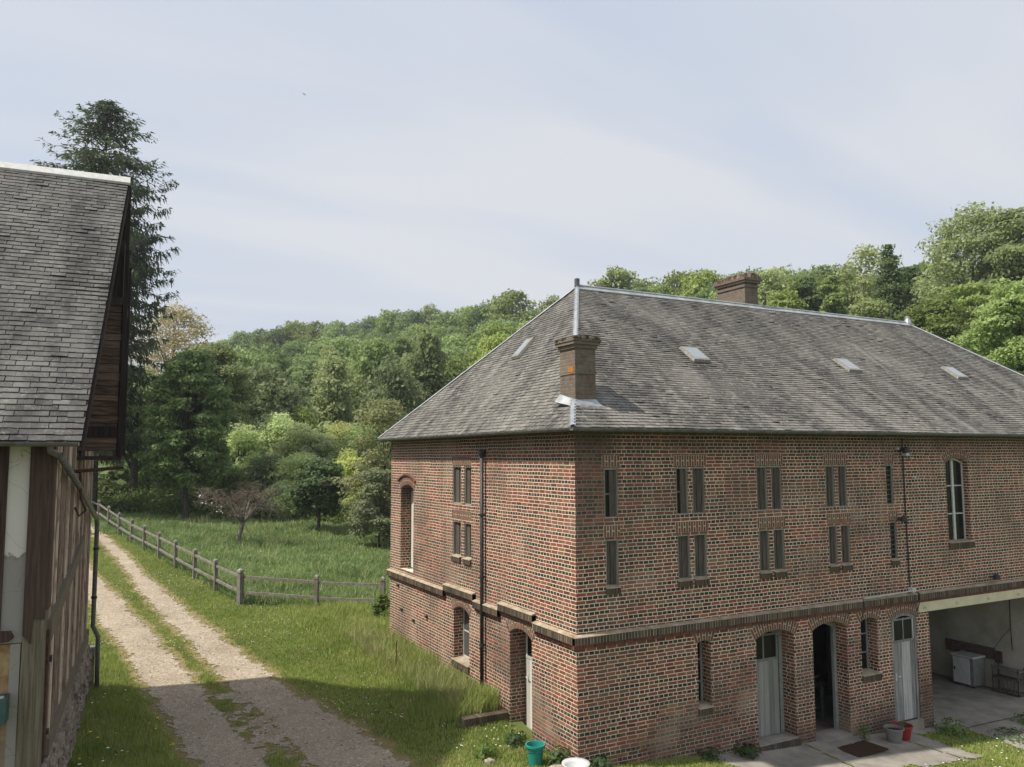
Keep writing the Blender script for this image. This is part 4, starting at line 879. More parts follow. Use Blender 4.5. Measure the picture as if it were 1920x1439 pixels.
# ================================================================ fence
def fence():
    F0 = Vector((-2.84, 17.2, 0)); st = Vector((-.443, 2.645, 0)); pts = [F0+st*i for i in range(0, 16)]
    pts = [Vector((1.15, 13.75, 0)), Vector((-.68, 15.3, 0))]+pts
    fo = thing('paddock_fence', 'weathered two-rail wooden fence between the track and the meadow', 'fence', (pts[2].x, pts[2].y, gz(pts[2].x, pts[2].y)))
    off = fo.location; P = []
    for i, p in enumerate(pts):
        z = gz(p.x, p.y); h = 1.18 if i != 2 else 1.22; w_ = .062 if i != 2 else .085; ln = random.uniform(-.025, .025)
        dv = (pts[min(i+1, len(pts)-1)]-pts[max(i-1, 0)]).normalized(); ang = math.atan2(dv.y, dv.x)
        M_ = Matrix.Translation((p.x, p.y, z)) @ Matrix.Rotation(ang, 4, 'Z') @ Matrix.Rotation(ln, 4, 'X')
        m = MB(); m.box((-w_, -w_, -.2), (w_, w_, h-.14), M_); m.box((-w_*.72, -w_*.72, h-.14), (w_*.72, w_*.72, h-.10), M_); m.box((-w_*1.12, -w_*1.12, h-.10), (w_*1.12, w_*1.12, h-.02), M_)
        m.add([M_ @ Vector(q) for q in ((-w_, -w_, h-.02), (w_, -w_, h-.02), (w_, w_, h-.02), (-w_, w_, h-.02), (0, 0, h+.05))], [(0, 1, 4), (1, 2, 4), (2, 3, 4), (3, 0, 4)])
        m.build('post', 'fence', fo, off=off); P.append((p, z, h))
    for (a, za, ha), (b, zb, hb) in zip(P[:-1], P[1:]):
        for fr in (.80, .36):
            A = Vector((a.x, a.y, za+ha*fr+random.uniform(-.02, .02))); B = Vector((b.x, b.y, zb+hb*fr+random.uniform(-.02, .02))); d = (B-A).normalized(); mid = (A+B)/2+Vector((0, 0, random.uniform(-.02, .005)))
            m = MB()
            for s0, s1 in ((A, mid), (mid, B)):
                L = (s1-s0).length; M_ = Matrix.Translation(s0) @ (s1-s0).normalized().to_track_quat('X', 'Z').to_matrix().to_4x4(); m.box((-.0, -.03, -.042), (L, .03, .042), M_)
            m.build('rail', 'fence', fo, off=off)
fence()

# ================================================================ small things by the walls
def pot(name, label, mat, x, y, r, h, z=None, group=None, plant=None, soil=True, lipw=.02):
    z = gz(x, y)+.02 if z is None else z; o = thing(name, label, 'flower pot' if soil else 'bucket', (x, y, z))
    m = MB(); m.lathe([(0, .0), (r*.70, .0), (r*.74, .01), (r*.97, h*.86), (r*.97+lipw*.3, h*.87), (r+lipw, h*.90), (r+lipw, h), (r-.005, h), (r*.93, h*.86), (r*.70, .02), (0, .02)], n=28)
    m.build('pot' if soil else 'pail', mat, o, smooth=False)
    if soil: m = MB(); m.lathe([(0, h*.80), (r*.5, h*.83), (r*.92, h*.80)], n=20); m.build('soil', 'soil', o)
    else:
        m = MB(); m.tube([(-r-.02, 0, h*.9), (-r-.035, 0, h*.80), (-r*.7, -r*.75, h*.70), (0, -r-.03, h*.66), (r*.7, -r*.75, h*.70), (r+.035, 0, h*.8), (r+.02, 0, h*.9)], .004, 5); m.build('handle', 'iron', o)
    return o
pot('bucket', 'teal plastic bucket standing by the corner of the brick building', 'teal', -.55, .56, .16, .36, z=gz(-.55, .56)+.0, soil=False)
gp = pot('flower_pot', 'grey plastic pot with bare soil below the arched window', 'greyp', 7.72, -.50, .19, .30)
rp = pot('flower_pot', 'red plastic pot with a small seedling beside the worn door', 'redp', 8.12, -.42, .19, .30)
def leafquad(P, N_, s, asp=1.6, rr=random):
    N_ = N_.normalized(); a = N_.orthogonal().normalized(); a.rotate(Matrix.Rotation(rr.uniform(0, 6.28), 3, N_)); b = N_.cross(a)
    return [P-a*s*.5, P+b*s*asp*.5, P+a*s*.5, P-b*s*asp*.5]
def sprig(m, base, h, n, spread, s):
    for i in range(n):
        a = random.uniform(0, 6.28); r = spread*math.sqrt(random.random()); z = h*random.random()**.8
        P = Vector(base)+Vector((math.cos(a)*r, math.sin(a)*r, z)); N_ = Vector((math.cos(a)*.6, math.sin(a)*.6, random.uniform(.2, 1)))
        m.add(leafquad(P, N_, s*random.uniform(.6, 1.2)), [(0, 1, 2, 3)])
MAT['weed'] = mat_leaf('weed_leaves', (.06, .13, .025), (.12, .22, .05), sc=2)
MAT['darkweed'] = mat_leaf('dark_weed_leaves', (.03, .075, .02), (.07, .13, .04), sc=2)
m = MB(); sprig(m, (0, 0, .24), .14, 24, .09, .05); m.build('seedling', 'weed', rp, fix=False)
def weed(x, y, h, n, sp, s, mat, label, dz=0.0):
    m = MB(); sprig(m, (0, 0, 0), h, n, sp, s)
    for i in range(8):
        a = random.uniform(0, 6.28); m.tube([(0, 0, 0), (math.cos(a)*sp*.4, math.sin(a)*sp*.4, h*.6), (math.cos(a)*sp*.8, math.sin(a)*sp*.8, h*.95)], .003, 4)
    o = m.build('weed', mat, fix=False); o.location = (x, y, gz(x, y)+dz); tag(o, label, 'plant'); return o
weed(-.22, .26, .34, 170, .20, .06, 'weed', 'bright green weed growing at the corner, right of the teal bucket')
weed(.42, -.14, .22, 130, .18, .055, 'darkweed', 'leafy dark weed at the foot of the long wall beside the corner')
weed(-.38, 1.62, .22, 150, .24, .06, 'darkweed', 'broad dark weed clump in front of the white side door')
weed(-1.15, 1.35, .24, 130, .24, .06, 'weed', 'pale green weed clump left of the side door')
weed(3.75, -.22, .22, 160, .28, .06, 'darkweed', 'low weed clump beside the step of the grey-blue door')
weed(9.75, -.42, .26, 260, .38, .055, 'weed', 'green weeds at the foot of the brick pier by the garage')
weed(2.9, -.15, .20, 110, .3, .05, 'darkweed', 'small weeds below the narrow ground-floor window')
weed(7.15, -.2, .34, 90, .12, .04, 'weed', 'wispy weed left of the grey pot')
weed(10.9, -1.2, .10, 300, .55, .05, 'weed', 'low weeds in the crack before the garage')
weed(12.4, -.75, .12, 260, .5, .05, 'weed', 'weeds along the garage threshold near the right edge')
def stone(x, y, r, label, seed, flat=.6):
    rr = random.Random(seed); bm = bmesh.new(); bmesh.ops.create_icosphere(bm, subdivisions=3, radius=r)
    for v in bm.verts:
        d = v.co.normalized(); v.co = Vector([max(-.72*r, min(.72*r, c)) for c in v.co]); v.co *= 1+.1*math.sin(d.x*5+seed)+.08*math.sin(d.y*7+d.z*4); v.co.z *= flat
    me = bpy.data.meshes.new('stone'); bm.to_mesh(me); bm.free(); me.shade_smooth(); me.materials.append(MAT['stone']); o = bpy.data.objects.new('stone', me); COL.objects.link(o)
    o.location = (x, y, gz(x, y)+r*flat*.45); o.rotation_euler.z = rr.uniform(0, 3); tag(o, label, 'stone')
stone(-.46, -.02, .18, 'pale rough stone block in front of the teal bucket', 4)
stone(-1.25, 1.0, .11, 'small brown stone in the weeds left of the bucket', 9)
ba = thing('basin', 'round white enamel basin on the ground at the building corner', 'basin', (-.30, -.40, gz(-.30, -.40)))
m = MB(); m.lathe([(0, .10), (.12, .10), (.17, .26), (.24, .31), (.245, .29), (.20, .24), (.15, .06), (.0, .05)], n=28); m.build('bowl', 'enamel', ba, smooth=True)
dm = MB(); dm.box((5.98, -.98, 0), (6.92, -.42, .025)); 
for i in range(60):
    x = random.uniform(5.98, 6.92); dm.box((x, -.44, .0), (x+.012, -.39, random.uniform(.015, .03)))
do = dm.build('doormat', 'coir', off=(6.45, -.7, 0)); do.location = (6.45, -.7, gz(6.45, -.7)+.03); do.rotation_euler.z = .04; tag(do, 'dark brown coir doormat in front of the open doorway', 'doormat')
# rusty stake and reeds at the wall
m = MB(); m.tube([(0, 0, 0), (.02, 0, .85)], .012, 6); o = m.build('stake', 'rust'); o.location = (-1.0, 6.6, gz(-1.0, 6.6)); tag(o, 'thin rusty stake standing in the tall grass by the side wall', 'stake')
# cabinet, plank and crate in the garage
cz_ = gz(14.2, -.05)+.036
cb = thing('cabinet', 'small pale grey metal cabinet with one door inside the garage', 'cabinet', (14.1, 1.95, cz_))
m = MB(); m.box((-.20, -.30, .06), (.30, .28, .80)); m.build('body', 'greyp', cb); m = MB(); m.box((-.24, -.34, .802), (.32, .32, .845)); m.build('top', 'enamel', cb)
m = MB(); m.box((-.222, -.20, .09), (-.203, .27, .78)); dr = m.build('door', 'enamel', cb); m = MB(); m.box((-.24, .20, .42), (-.223, .235, .50)); m.build('handle', 'iron', dr)
for yy in (-.28, .22):
    m = MB(); m.box((-.18, yy, 0), (-.13, yy+.05, .06)); m.build('leg', 'iron', cb)
m = MB(); m.box((-.03, -.66, 0), (.03, .76, .30)); pk = m.build('feed_board', 'boards'); pk.location = (14.47, 2.04, -.04); tag(pk, 'long brown board fixed to the garage wall above the cabinet', 'board')
m = MB(); m.box((-.035, -.09, -.05), (.02, .09, .26)); m.box((-.05, -.05, .02), (-.036, .05, .1)); m.build('end_box', 'beamwood', pk).location = (-.05, -.80, 0)
cr_ = thing('rack', 'low rusty bottle rack leaning on the garage wall', 'rack', (14.32, .94, cz_+.02)); m = MB()
for z in (.02, .36, .60): m.box((-.16, -.36, z), (.14, .36, z+.035))
cr_p = m.build('shelf', 'shutter', cr_)
for yy in np.linspace(-.34, .32, 8):
    m = MB(); m.box((-.16, yy, .055), (-.14, yy+.02, .36)); m.build('bar', 'shutter', cr_)
for xx, yy in ((-.16, -.36), (-.16, .33), (.11, -.36), (.11, .33)):
    m = MB(); m.box((xx, yy, .0), (xx+.03, yy+.03, .70)); m.build('leg', 'shutter', cr_)
# something like a bench in the dark doorway
bn = thing('workbench', 'dark workbench just visible inside the open doorway', 'workbench', (6.75, 1.25, -.5)); m = MB(); m.box((-.6, -.3, .82), (.6, .3, .88)); m.build('top', 'beamwood', bn)
for xx in (-.55, .5):
    for yy in (-.27, .22): m = MB(); m.box((xx, yy, 0), (xx+.05, yy+.05, .82)); m.build('leg', 'oldzinc', bn)
m = MB(); m.box((-.5, -.2, .3), (.5, .2, .34)); m.tube([(-.5, -.25, .95), (.45, -.25, 1.05)], .02, 6); m.build('shelf', 'oldzinc', bn)

# ================================================================ grass
def blades(name, X, Y, H, wd, mat, nb, spread, lean=.5):
    n = len(X)*nb; bx_ = np.repeat(X, nb)+rng.normal(0, spread, n); by_ = np.repeat(Y, nb)+rng.normal(0, spread, n); h = np.repeat(H, nb)*rng.uniform(.45, 1.15, n); W = np.repeat(wd, nb)*rng.uniform(.7, 1.3, n)
    z = gzs(bx_, by_)-.01; a = rng.uniform(0, 2*np.pi, n); la = rng.uniform(0, 2*np.pi, n); l = h*lean*rng.uniform(.1, 1, n)
    dx, dy = np.cos(a)*W/2, np.sin(a)*W/2; mx_, my_ = np.cos(la)*l, np.sin(la)*l
    V = np.empty((n, 5, 3)); 
    V[:, 0] = np.stack([bx_-dx, by_-dy, z], 1); V[:, 1] = np.stack([bx_+dx, by_+dy, z], 1)
    V[:, 2] = np.stack([bx_+dx*.8+mx_*.35, by_+dy*.8+my_*.35, z+h*.6], 1); V[:, 3] = np.stack([bx_-dx*.8+mx_*.35, by_-dy*.8+my_*.35, z+h*.6], 1)
    V[:, 4] = np.stack([bx_+mx_, by_+my_, z+h*.97], 1)
    me = bpy.data.meshes.new(name); me.vertices.add(n*5); me.vertices.foreach_set('co', V.ravel())
    b = (np.arange(n)*5)[:, None]; L = np.concatenate([b+np.array([[0, 1, 2, 3]]), b+np.array([[3, 2, 4]])], 1).ravel()
    me.loops.add(n*7); me.loops.foreach_set('vertex_index', L.astype(np.int32)); me.polygons.add(n*2)
    st = np.stack([np.arange(n)*7, np.arange(n)*7+4], 1).ravel(); me.polygons.foreach_set('loop_start', st.astype(np.int32)); me.update(calc_edges=True); me.validate()
    me.materials.append(MAT[mat]); o = bpy.data.objects.new(name, me); COL.objects.link(o); tag(o, kind='stuff'); return o
_R2 = np.array(_r); _F2 = np.array(_f)
def view_uD(x, y):
    dx, dy = x-CAM.x, y-CAM.y; D = dx*_f.x+dy*_f.y; return 960+FPX*(dx*_r.x+dy*_r.y)/np.maximum(D, .1), D
def samp(n, x0, x1, y0, y1, pad=150):
    x = rng.uniform(x0, x1, n); y = rng.uniform(y0, y1, n); u, D = view_uD(x, y); k = (D > 9.5) & (u > -pad) & (u < 1920+pad); return x[k], y[k], D[k]
def blocked(x, y):
    bld = (x > -.02) & (x < L1+.1) & (y > -.02) & (y < L2); th_ = -BR; lx = (x+8.26)*math.cos(th_)-(y)*math.sin(th_); ly = (x+8.26)*math.sin(th_)+y*math.cos(th_)
    return bld | ((lx < .06) & (ly > -.1) & (ly < BW+.3)) | ((x > 2.5) & (x < 20) & (y < 0) & (y > -3.2) & (slabmask(x, y) > -.03) ) 
FX = np.array([-6.8, -2.84, -.65, 1.2]); 
def fence_side(x, y):
    """> 0 on the meadow side of the fence"""
    d1 = (x+2.84)*2.645+(y-17.2)*.443                       # right of the straight run
    d2 = (y-13.75)*3.99+(x-1.15)*3.45
    return np.minimum(d1/2.68, d2/5.27)
# short verge grass
x, y, D = samp(330000, -11, 3.5, -12, 46); tm = trackmask(x, y); fs_ = fence_side(x, y)
k = (~blocked(x, y)) & (tm < .05) & (fs_ < .3)
dens = np.clip(np.where(D < 20, 1.0, (20/D)**1.4), 0, 1)*np.where(tm > -.25, .45, 1); k &= rng.random(len(x)) < dens
x, y, D, tm = x[k], y[k], D[k], tm[k]
wall = np.clip(1.25-(-x)/1.7, 0, 1)*(x > -2.6)*(y > 2.85)*(y < 17); leftbank = ((x < ed(y, LL)-.3) & (y < 12))
h = .055+.05*fbm(x, y, .8)+wall*.42*(.25+fbm(x, y, 1.1))+leftbank*.13*(.3+fbm(x, y, 1.3)); h = np.where(tm > -.2, h*.5, h)
blades('verge_grass', x, y, h, .007+.00045*D+0*x, 'grass', 5, .03)
# right lawn in front of the facade
x, y, D = samp(120000, -3, 18, -7.5, -.02); k = (~blocked(x, y)) & (x > -1.5); k &= (slabmask(x, y) < -.0) | (y < -2.7); x, y, D = x[k], y[k], D[k]
blades('front_lawn', x, y, .05+.05*fbm(x, y, 1.2), .013+0*x, 'grass', 3, .03)
# meadow
x, y, D = samp(330000, -14, 24, 12, 62); fs_ = fence_side(x, y); k = (fs_ > .05) & ~blocked(x, y) & (D < 62); k &= rng.random(len(x)) < np.clip((26/D)**1.2, 0, 1); x, y, D, fs_ = x[k], y[k], D[k], fs_[k]
h = .16+.34*fbm(x, y, .35)*fbm(x+40, y, 1.2)*1.6; blades('meadow_grass', x, y, h, .012+.0007*D, 'meadow', 4, .06, .75)
x, y, D = samp(60000, -12, 22, 12, 50); k = (fence_side(x, y) > .1) & ~blocked(x, y) & (fbm(x, y, .6) > .5); x, y, D = x[k][:3200], y[k][:3200], D[k][:3200]
MAT['stalk'] = mat_grass('dry_stalks', (.25, .29, .11), (.42, .42, .20), (.55, .48, .29))
blades('seed_stalks', x, y, .45+.3*fbm(x, y, 1.), .008+.0005*D, 'stalk', 2, .12, .5)
x = rng.uniform(-1.1, -.03, 2600); y = rng.uniform(2.9, 11, 2600); k = ~blocked(x, y); x, y = x[k], y[k]; blades('wall_foot_weeds', x, y, .25+.45*fbm(x, y, 1.4), .012+0*x, 'stalk', 2, .05, .7)
# beyond the track on the left, towards the trees
x, y, D = samp(90000, -30, -4, 36, 75); k = (fence_side(x, y) < .3) & (trackmask(x, y) < 0); x, y, D = x[k], y[k], D[k]
blades('far_verge_grass', x, y, .12+.3*fbm(x, y, .5), .05+0*x, 'meadow', 3, .1)
def dots(name, mat, X, Y, zoff, r, n=5):
    m = MB()
    for a, b, zo in zip(X, Y, zoff):
        z = gz(a, b)+zo; rr = r*random.uniform(.7, 1.3); vs = [(a+rr*math.cos(i*6.283/n), b+rr*math.sin(i*6.283/n), z+random.uniform(-.004, .004)) for i in range(n)]+[(a, b, z+.006), (a, b, z-.01)]
        m.add(vs, [(i, (i+1) % n, n) for i in range(n)]+[((i+1) % n, i, n+1) for i in range(n)])
    o = m.build(name, mat, fix=False); tag(o, kind='stuff')
x, y, D = samp(9000, -11, 1, 0, 24, 0); tm = trackmask(x, y); k = (~blocked(x, y)) & (tm < -.05) & (fence_side(x, y) < 0) & (fbm(x, y, .5) > .52); x, y = x[k][:650], y[k][:650]; dots('daisies', 'petal', x, y, .085+0*x, .016)
x, y, D = samp(3000, 4, 14, -6.5, -1.2, 0); k = (slabmask(x, y) < 0); x, y = x[k][:120], y[k][:120]; dots('lawn_daisies', 'petal', x, y, .09+0*x, .018)
x, y, D = samp(9000, -8.2, -5.4, -2, 9, 0); k = (trackmask(x, y) < -.1) & ~blocked(x, y); x, y = x[k][:60], y[k][:60]
dots('dandelions', 'yellow', x[:22], y[:22], .2+0*x[:22], .028, 8); dots('dandelion_clocks', 'petal', x[22:40], y[22:40], .26+0*x[22:40], .026, 8)

x, y, D = samp(26000, -6.6, -2.0, -4, 20, 0); k = (trackmask(x, y) > -.06); x, y = x[k], y[k]
def pebbles(name, X, Y, mat, seed):
    g_ = np.random.default_rng(seed); n = len(X); z = gzs(X, Y)+.012; r = .006+.032*g_.random(n)**4; a = g_.uniform(0, 6.28, n)
    V = np.empty((n, 5, 3)); 
    for q in range(4): V[:, q] = np.stack([X+np.cos(a+q*1.571+g_.uniform(-.3, .3, n))*r, Y+np.sin(a+q*1.571)*r*g_.uniform(.6, 1, n), z], 1)
    V[:, 4] = np.stack([X+g_.uniform(-.3, .3, n)*r, Y, z+r*.7], 1); b_ = (np.arange(n)*5)[:, None]
    L = np.concatenate([b_+np.array([[q, (q+1) % 4, 4]]) for q in range(4)], 1).ravel()
    me = bpy.data.meshes.new(name); me.vertices.add(5*n); me.vertices.foreach_set('co', V.ravel()); me.loops.add(12*n); me.loops.foreach_set('vertex_index', L.astype(np.int32)); me.polygons.add(4*n); me.polygons.foreach_set('loop_start', np.arange(4*n, dtype=np.int32)*3); me.update(calc_edges=True)
    me.materials.append(mat); o = bpy.data.objects.new(name, me); COL.objects.link(o); tag(o, kind='stuff')
pebbles('loose_gravel', x[:7000], y[:7000], mat_islbrick('gravel_stone', [(0, (.13, .11, .09)), (.4, (.30, .26, .21)), (.8, (.46, .42, .36)), (1, (.60, .56, .50))]), 3)
# ================================================================ trees
LEAFM = {}
def leafmat(k, *a, **kw): MAT[k] = mat_leaf(k, *a, **kw)
leafmat('leaf_dark', (0.085, 0.155, 0.04), (0.16, 0.245, 0.06))
leafmat('leaf_mid', (0.135, 0.22, 0.05), (0.25, 0.35, 0.09))
leafmat('leaf_olive', (0.17, 0.235, 0.07), (0.29, 0.37, 0.13))
leafmat('leaf_fresh', (0.19, 0.3, 0.055), (0.32, 0.43, 0.11))
leafmat('leaf_pale', (0.21, 0.3, 0.1), (0.37, 0.45, 0.2))
leafmat('leaf_copper', (0.38, 0.36, 0.15), (0.6, 0.58, 0.29))
leafmat('leaf_spruce', (0.05, 0.095, 0.034), (0.13, 0.19, 0.07), sc=.8)
leafmat('leaf_scrub', (0.36, 0.47, 0.13), (0.55, 0.63, 0.24))
leafmat('leaf_brown', (0.15, 0.18, 0.075), (0.27, 0.31, 0.14))
leafmat('leaf_big', (0.15, 0.28, 0.055), (0.32, 0.46, 0.11))
def crown_mesh(name, lobes, n, s, seed, mat, shell=.55, asp=1.5, flat=.35):
    """n leaf sprays spread through the outer shell of several lobes"""
    g = np.random.default_rng(seed); C = np.array([l[0] for l in lobes], float); Rr = np.array([l[1] for l in lobes], float)
    wt = Rr.prod(1)**(2/3); wt /= wt.sum(); L = g.choice(len(lobes), n, p=wt); d = g.normal(size=(n, 3)); d /= np.linalg.norm(d, axis=1)[:, None]
    d[:, 2] = np.where(g.random(n) < .45, np.abs(d[:, 2]), d[:, 2])
    ph = g.uniform(0, 6.28, (len(lobes), 3)); bump = 1+.22*np.sin(d[:, 0]*5+ph[L, 0])*np.sin(d[:, 1]*5+ph[L, 1])+.2*np.sin(d[:, 2]*6+ph[L, 2])
    r = (shell+(1-shell)*g.random(n)**.5)*bump*(1+.10*g.random(n)**3); P = C[L]+Rr[L]*d*r[:, None]
    N_ = d*.45+g.normal(size=(n, 3))*.55+np.array([0, 0, flat+.2]); N_ /= np.linalg.norm(N_, axis=1)[:, None]
    a = np.cross(N_, g.normal(size=(n, 3))); a /= np.linalg.norm(a, axis=1)[:, None]; b = np.cross(N_, a); S = s*g.uniform(.55, 1.25, n)[:, None]
    V = np.stack([P-a*S*.5, P+b*S*asp*.5+N_*S*.12, P+a*S*.5, P-b*S*asp*.5+N_*S*.12], 1).reshape(-1, 3)
    me = bpy.data.meshes.new(name); me.vertices.add(4*n); me.vertices.foreach_set('co', V.ravel()); me.loops.add(4*n); me.loops.foreach_set('vertex_index', np.arange(4*n, dtype=np.int32))
    me.polygons.add(n); me.polygons.foreach_set('loop_start', np.arange(n, dtype=np.int32)*4); me.update(calc_edges=True); me.materials.append(MAT[mat]); return me
def limbs(m, base, top, r0, tips, rr, splits=0):
    """trunk with limbs reaching the lobes"""
    base = Vector(base); top = Vector(top); mid = (base+top)/2+Vector((rr.uniform(-.1, .1), rr.uniform(-.1, .1), 0))*top.z*.15
    m.tube([base-Vector((0, 0, .3)), base+Vector((0, 0, .3)), mid, top], [r0*1.35, r0, r0*.75, r0*.3], 8)
    for t_ in tips:
        t_ = Vector((t_[0]*.8, t_[1]*.8, t_[2]*.95)); k = rr.uniform(.25, .75); st = base.lerp(top, k) if k > .5 else base.lerp(mid, k*2); kn = st.lerp(t_, .5)+Vector((0, 0, rr.uniform(-.1, .25)))*(t_-st).length*.4
        m.tube([st, kn, t_], [r0*.45, r0*.28, r0*.06], 6)
        for q in range(2):
            e = t_+Vector((rr.uniform(-1, 1), rr.uniform(-1, 1), rr.uniform(-.2, 1)))*(t_-st).length*.16; m.tube([kn, kn.lerp(e, .6), e], [r0*.2, r0*.12, r0*.03], 5)
def tree(name, label, loc, H, Rw, mat, nl, s, seed, lobes=9, trunkh=.28, shape='round', bark='bark', group=None, shell=.5, r0=None, cat='tree'):
    rr = random.Random(seed); o = thing(name, label, cat, loc, 0, group); lb = []; z0 = H*trunkh
    for i in range(lobes):
        t_ = (i+.5)/lobes; a = i*2.4+rr.uniform(-.4, .4)
        if shape == 'round': prof_ = math.sin(math.pi*min(1, .18+.78*t_))**.7; k = .62
        elif shape == 'column': prof_ = .55*math.sin(math.pi*min(1, .12+.85*t_))**.5; k = .8
        elif shape == 'cone': prof_ = 1.05*(1-t_)+.08; k = .55
        else: prof_ = .9; k = .5
        rad = Rw*prof_*(.62 if i < lobes-1 else .1); lr = Rw*rr.uniform(.30, .52)*(1 if lobes < 30 else .72)*(1 if shape != 'cone' else (1.2-t_)); lr = max(lr, Rw*.16)
        if shape == 'cone': lr = Rw*(.62*(1-t_)+.20); rad *= .55
        lb.append(((math.cos(a)*rad, math.sin(a)*rad, z0+(H-z0)*(.12+.80*t_)), (lr, lr, lr*rr.uniform(.6, .85))))
    m = MB(); limbs(m, (0, 0, 0), (rr.uniform(-.2, .2), rr.uniform(-.2, .2), H*.74), r0 or H*.022, [l[0] for l in lb][::max(1, lobes//11)], rr); m.build('trunk', bark, o)
    me = crown_mesh('crown', lb, nl, s, seed, mat, shell); c = bpy.data.objects.new('crown', me); COL.objects.link(c); c.parent = o
    return o
# --- prototypes for the hillside wood
protos = []
spec = [('leaf_mid', 'round', 11, 5.0, 1.0), ('leaf_dark', 'round', 10, 4.6, 1.0), ('leaf_olive', 'round', 11, 4.4, .8), ('leaf_fresh', 'round', 9, 4.4, 1.0), ('leaf_pale', 'column', 12, 3.6, .7), ('leaf_dark', 'column', 12, 3.4, 1.0), ('leaf_mid', 'round', 12, 4.6, .9), ('leaf_olive', 'column', 11, 3.8, .8)]
KL = {'leaf_mid': 'mid-green broadleaf tree in the wood on the hillside', 'leaf_dark': 'dark green tree in the wood on the hillside', 'leaf_olive': 'olive-brown young-leaved tree in the wood on the hillside', 'leaf_fresh': 'bright green tree in the wood on the hillside', 'leaf_pale': 'pale silvery tree in the wood on the hillside'}
KG = {'leaf_mid': 'mid-green hillside trees', 'leaf_dark': 'dark hillside trees', 'leaf_olive': 'olive hillside trees', 'leaf_fresh': 'bright green hillside trees', 'leaf_pale': 'pale hillside trees'}
for i, (mt_, shp, H, Rw, dn_) in enumerate(spec):
    protos.append([mt_, H, tree('hillside_tree', KL[mt_], (0, 0, 0), H, Rw, mt_, int(9500*dn_), .29, 50+i, lobes=17, trunkh=.15, shape=shp, group=KG[mt_], shell=.4), False])
def place(pi, x, y, H, rz, wd=None):
    mt_, H0, o, used = protos[pi]; s = H/H0; sc_ = (wd or s, wd or s, s); z = gz(x, y)-.3
    if not used: o.location = (x, y, z); o.rotation_euler.z = rz; o.scale = sc_; protos[pi][3] = True; return o
    return copy_tree(o, (x, y, z), rz, sc_)
SKY = [(425, 632), (452, 622), (485, 612), (520, 614), (552, 603), (590, 598), (628, 597), (665, 600), (700, 594), (735, 584), (770, 578), (805, 572), (840, 580), (880, 574), (915, 568), (962, 540), (1005, 585), (1040, 556), (1075, 562), (1200, 528), (1245, 530), (1290, 512), (1330, 508), (1380, 520), (1425, 512), (1460, 508), (1500, 520), (1540, 508), (1580, 504), (1620, 520), (1655, 520), (1745, 492), (1790, 480)]
def ridgeD(u): return float(np.interp(u, [300, 430, 700, 1000, 1200, 1400, 1600, 1800, 1950], [240, 225, 200, 175, 150, 125, 105, 86, 78]))
placed = []
rr = random.Random(11)
for i, (u, v) in enumerate(SKY):
    D = ridgeD(u)*rr.uniform(.93, 1.0); x, y = cxy(u, D); zt_ = zat(v, D); H = max(7, zt_-gz(x, y)+.3)
    pi = rr.choice([0, 1, 2, 3, 6, 6, 0]) if u != 962 else 6; place(pi, x, y, H, rr.uniform(0, 6.28), wd=rr.uniform(1.0, 1.35) if u != 962 else 1.6); placed.append((x, y))
tries = 0; cnt = 0
while cnt < 250 and tries < 20000:
    tries += 1; u = rr.uniform(380, 1080) if rr.random() < .62 else rr.uniform(1080, 2000); Dr = ridgeD(u); f0 = 66 if u < 1000 else 50; t_ = rr.random(); D = f0+(Dr-f0)*t_**.85
    if u < 430 and D < 150: continue
    x, y = cxy(u, D)
    if u > 1080 and D < 74: continue
    if u > 1080:   # only what clears the roof can be seen
        roofv = np.interp(u, [1080, 1700, 1920, 2000], [548, 605, 712, 750]); H = rr.uniform(8, 13)
        if CAM.z+0 > 0 and 855-(gz(x, y)+H-CAM.z)*FPX/D > roofv+10: continue
        vtop = 855-(gz(x, y)+H-CAM.z)*FPX/D
        if vtop < np.interp(u, [1080, 1400, 1600, 1700, 1920], [545, 520, 515, 500, 470]): continue
    mn = 4.2+D*.018
    if any((x-a)**2+(y-b)**2 < mn*mn for a, b in placed): continue
    H = rr.uniform(7.5, 12.5); vt = 855-(gz(x, y)+H-CAM.z)*FPX/D; lim = np.interp(u, [s_[0] for s_ in SKY], [s_[1] for s_ in SKY])+6
    if vt < lim: H = max(5.0, H-(lim-vt)*D/FPX)
    pi = rr.choice([0, 0, 1, 1, 2, 3, 4, 5, 6, 6, 7] if D > 85 else [3, 3, 4, 2, 7, 0, 7]); place(pi, x, y, H, rr.uniform(0, 6.28), wd=rr.uniform(.8, 1.15)*(1 if D > 85 else .8)); placed.append((x, y)); cnt += 1
# understorey that closes the wood floor, one mass nobody could count
g = np.random.default_rng(5); lb = []
for i in range(420):
    u = g.uniform(200, 2000); Dr = ridgeD(u)+15; f0 = 60 if u < 1000 else 50; D = f0+(Dr-f0)*g.random(); x, y = cxy(u, D); r_ = g.uniform(2.5, 4.5); lb.append(((x, y, gz(x, y)+r_*.35), (r_*1.3, r_*1.3, r_*.75)))
me = crown_mesh('undergrowth', lb, 60000, .62, 3, 'leaf_dark', .7); ob = bpy.data.objects.new('undergrowth', me); COL.objects.link(ob); tag(ob, kind='stuff')

def at(u, D, dz=0.0): x, y = cxy(u, D); return (x, y, gz(x, y)+dz)
def htop(u, D, v): p = at(u, D); return zat(v, D)-p[2]
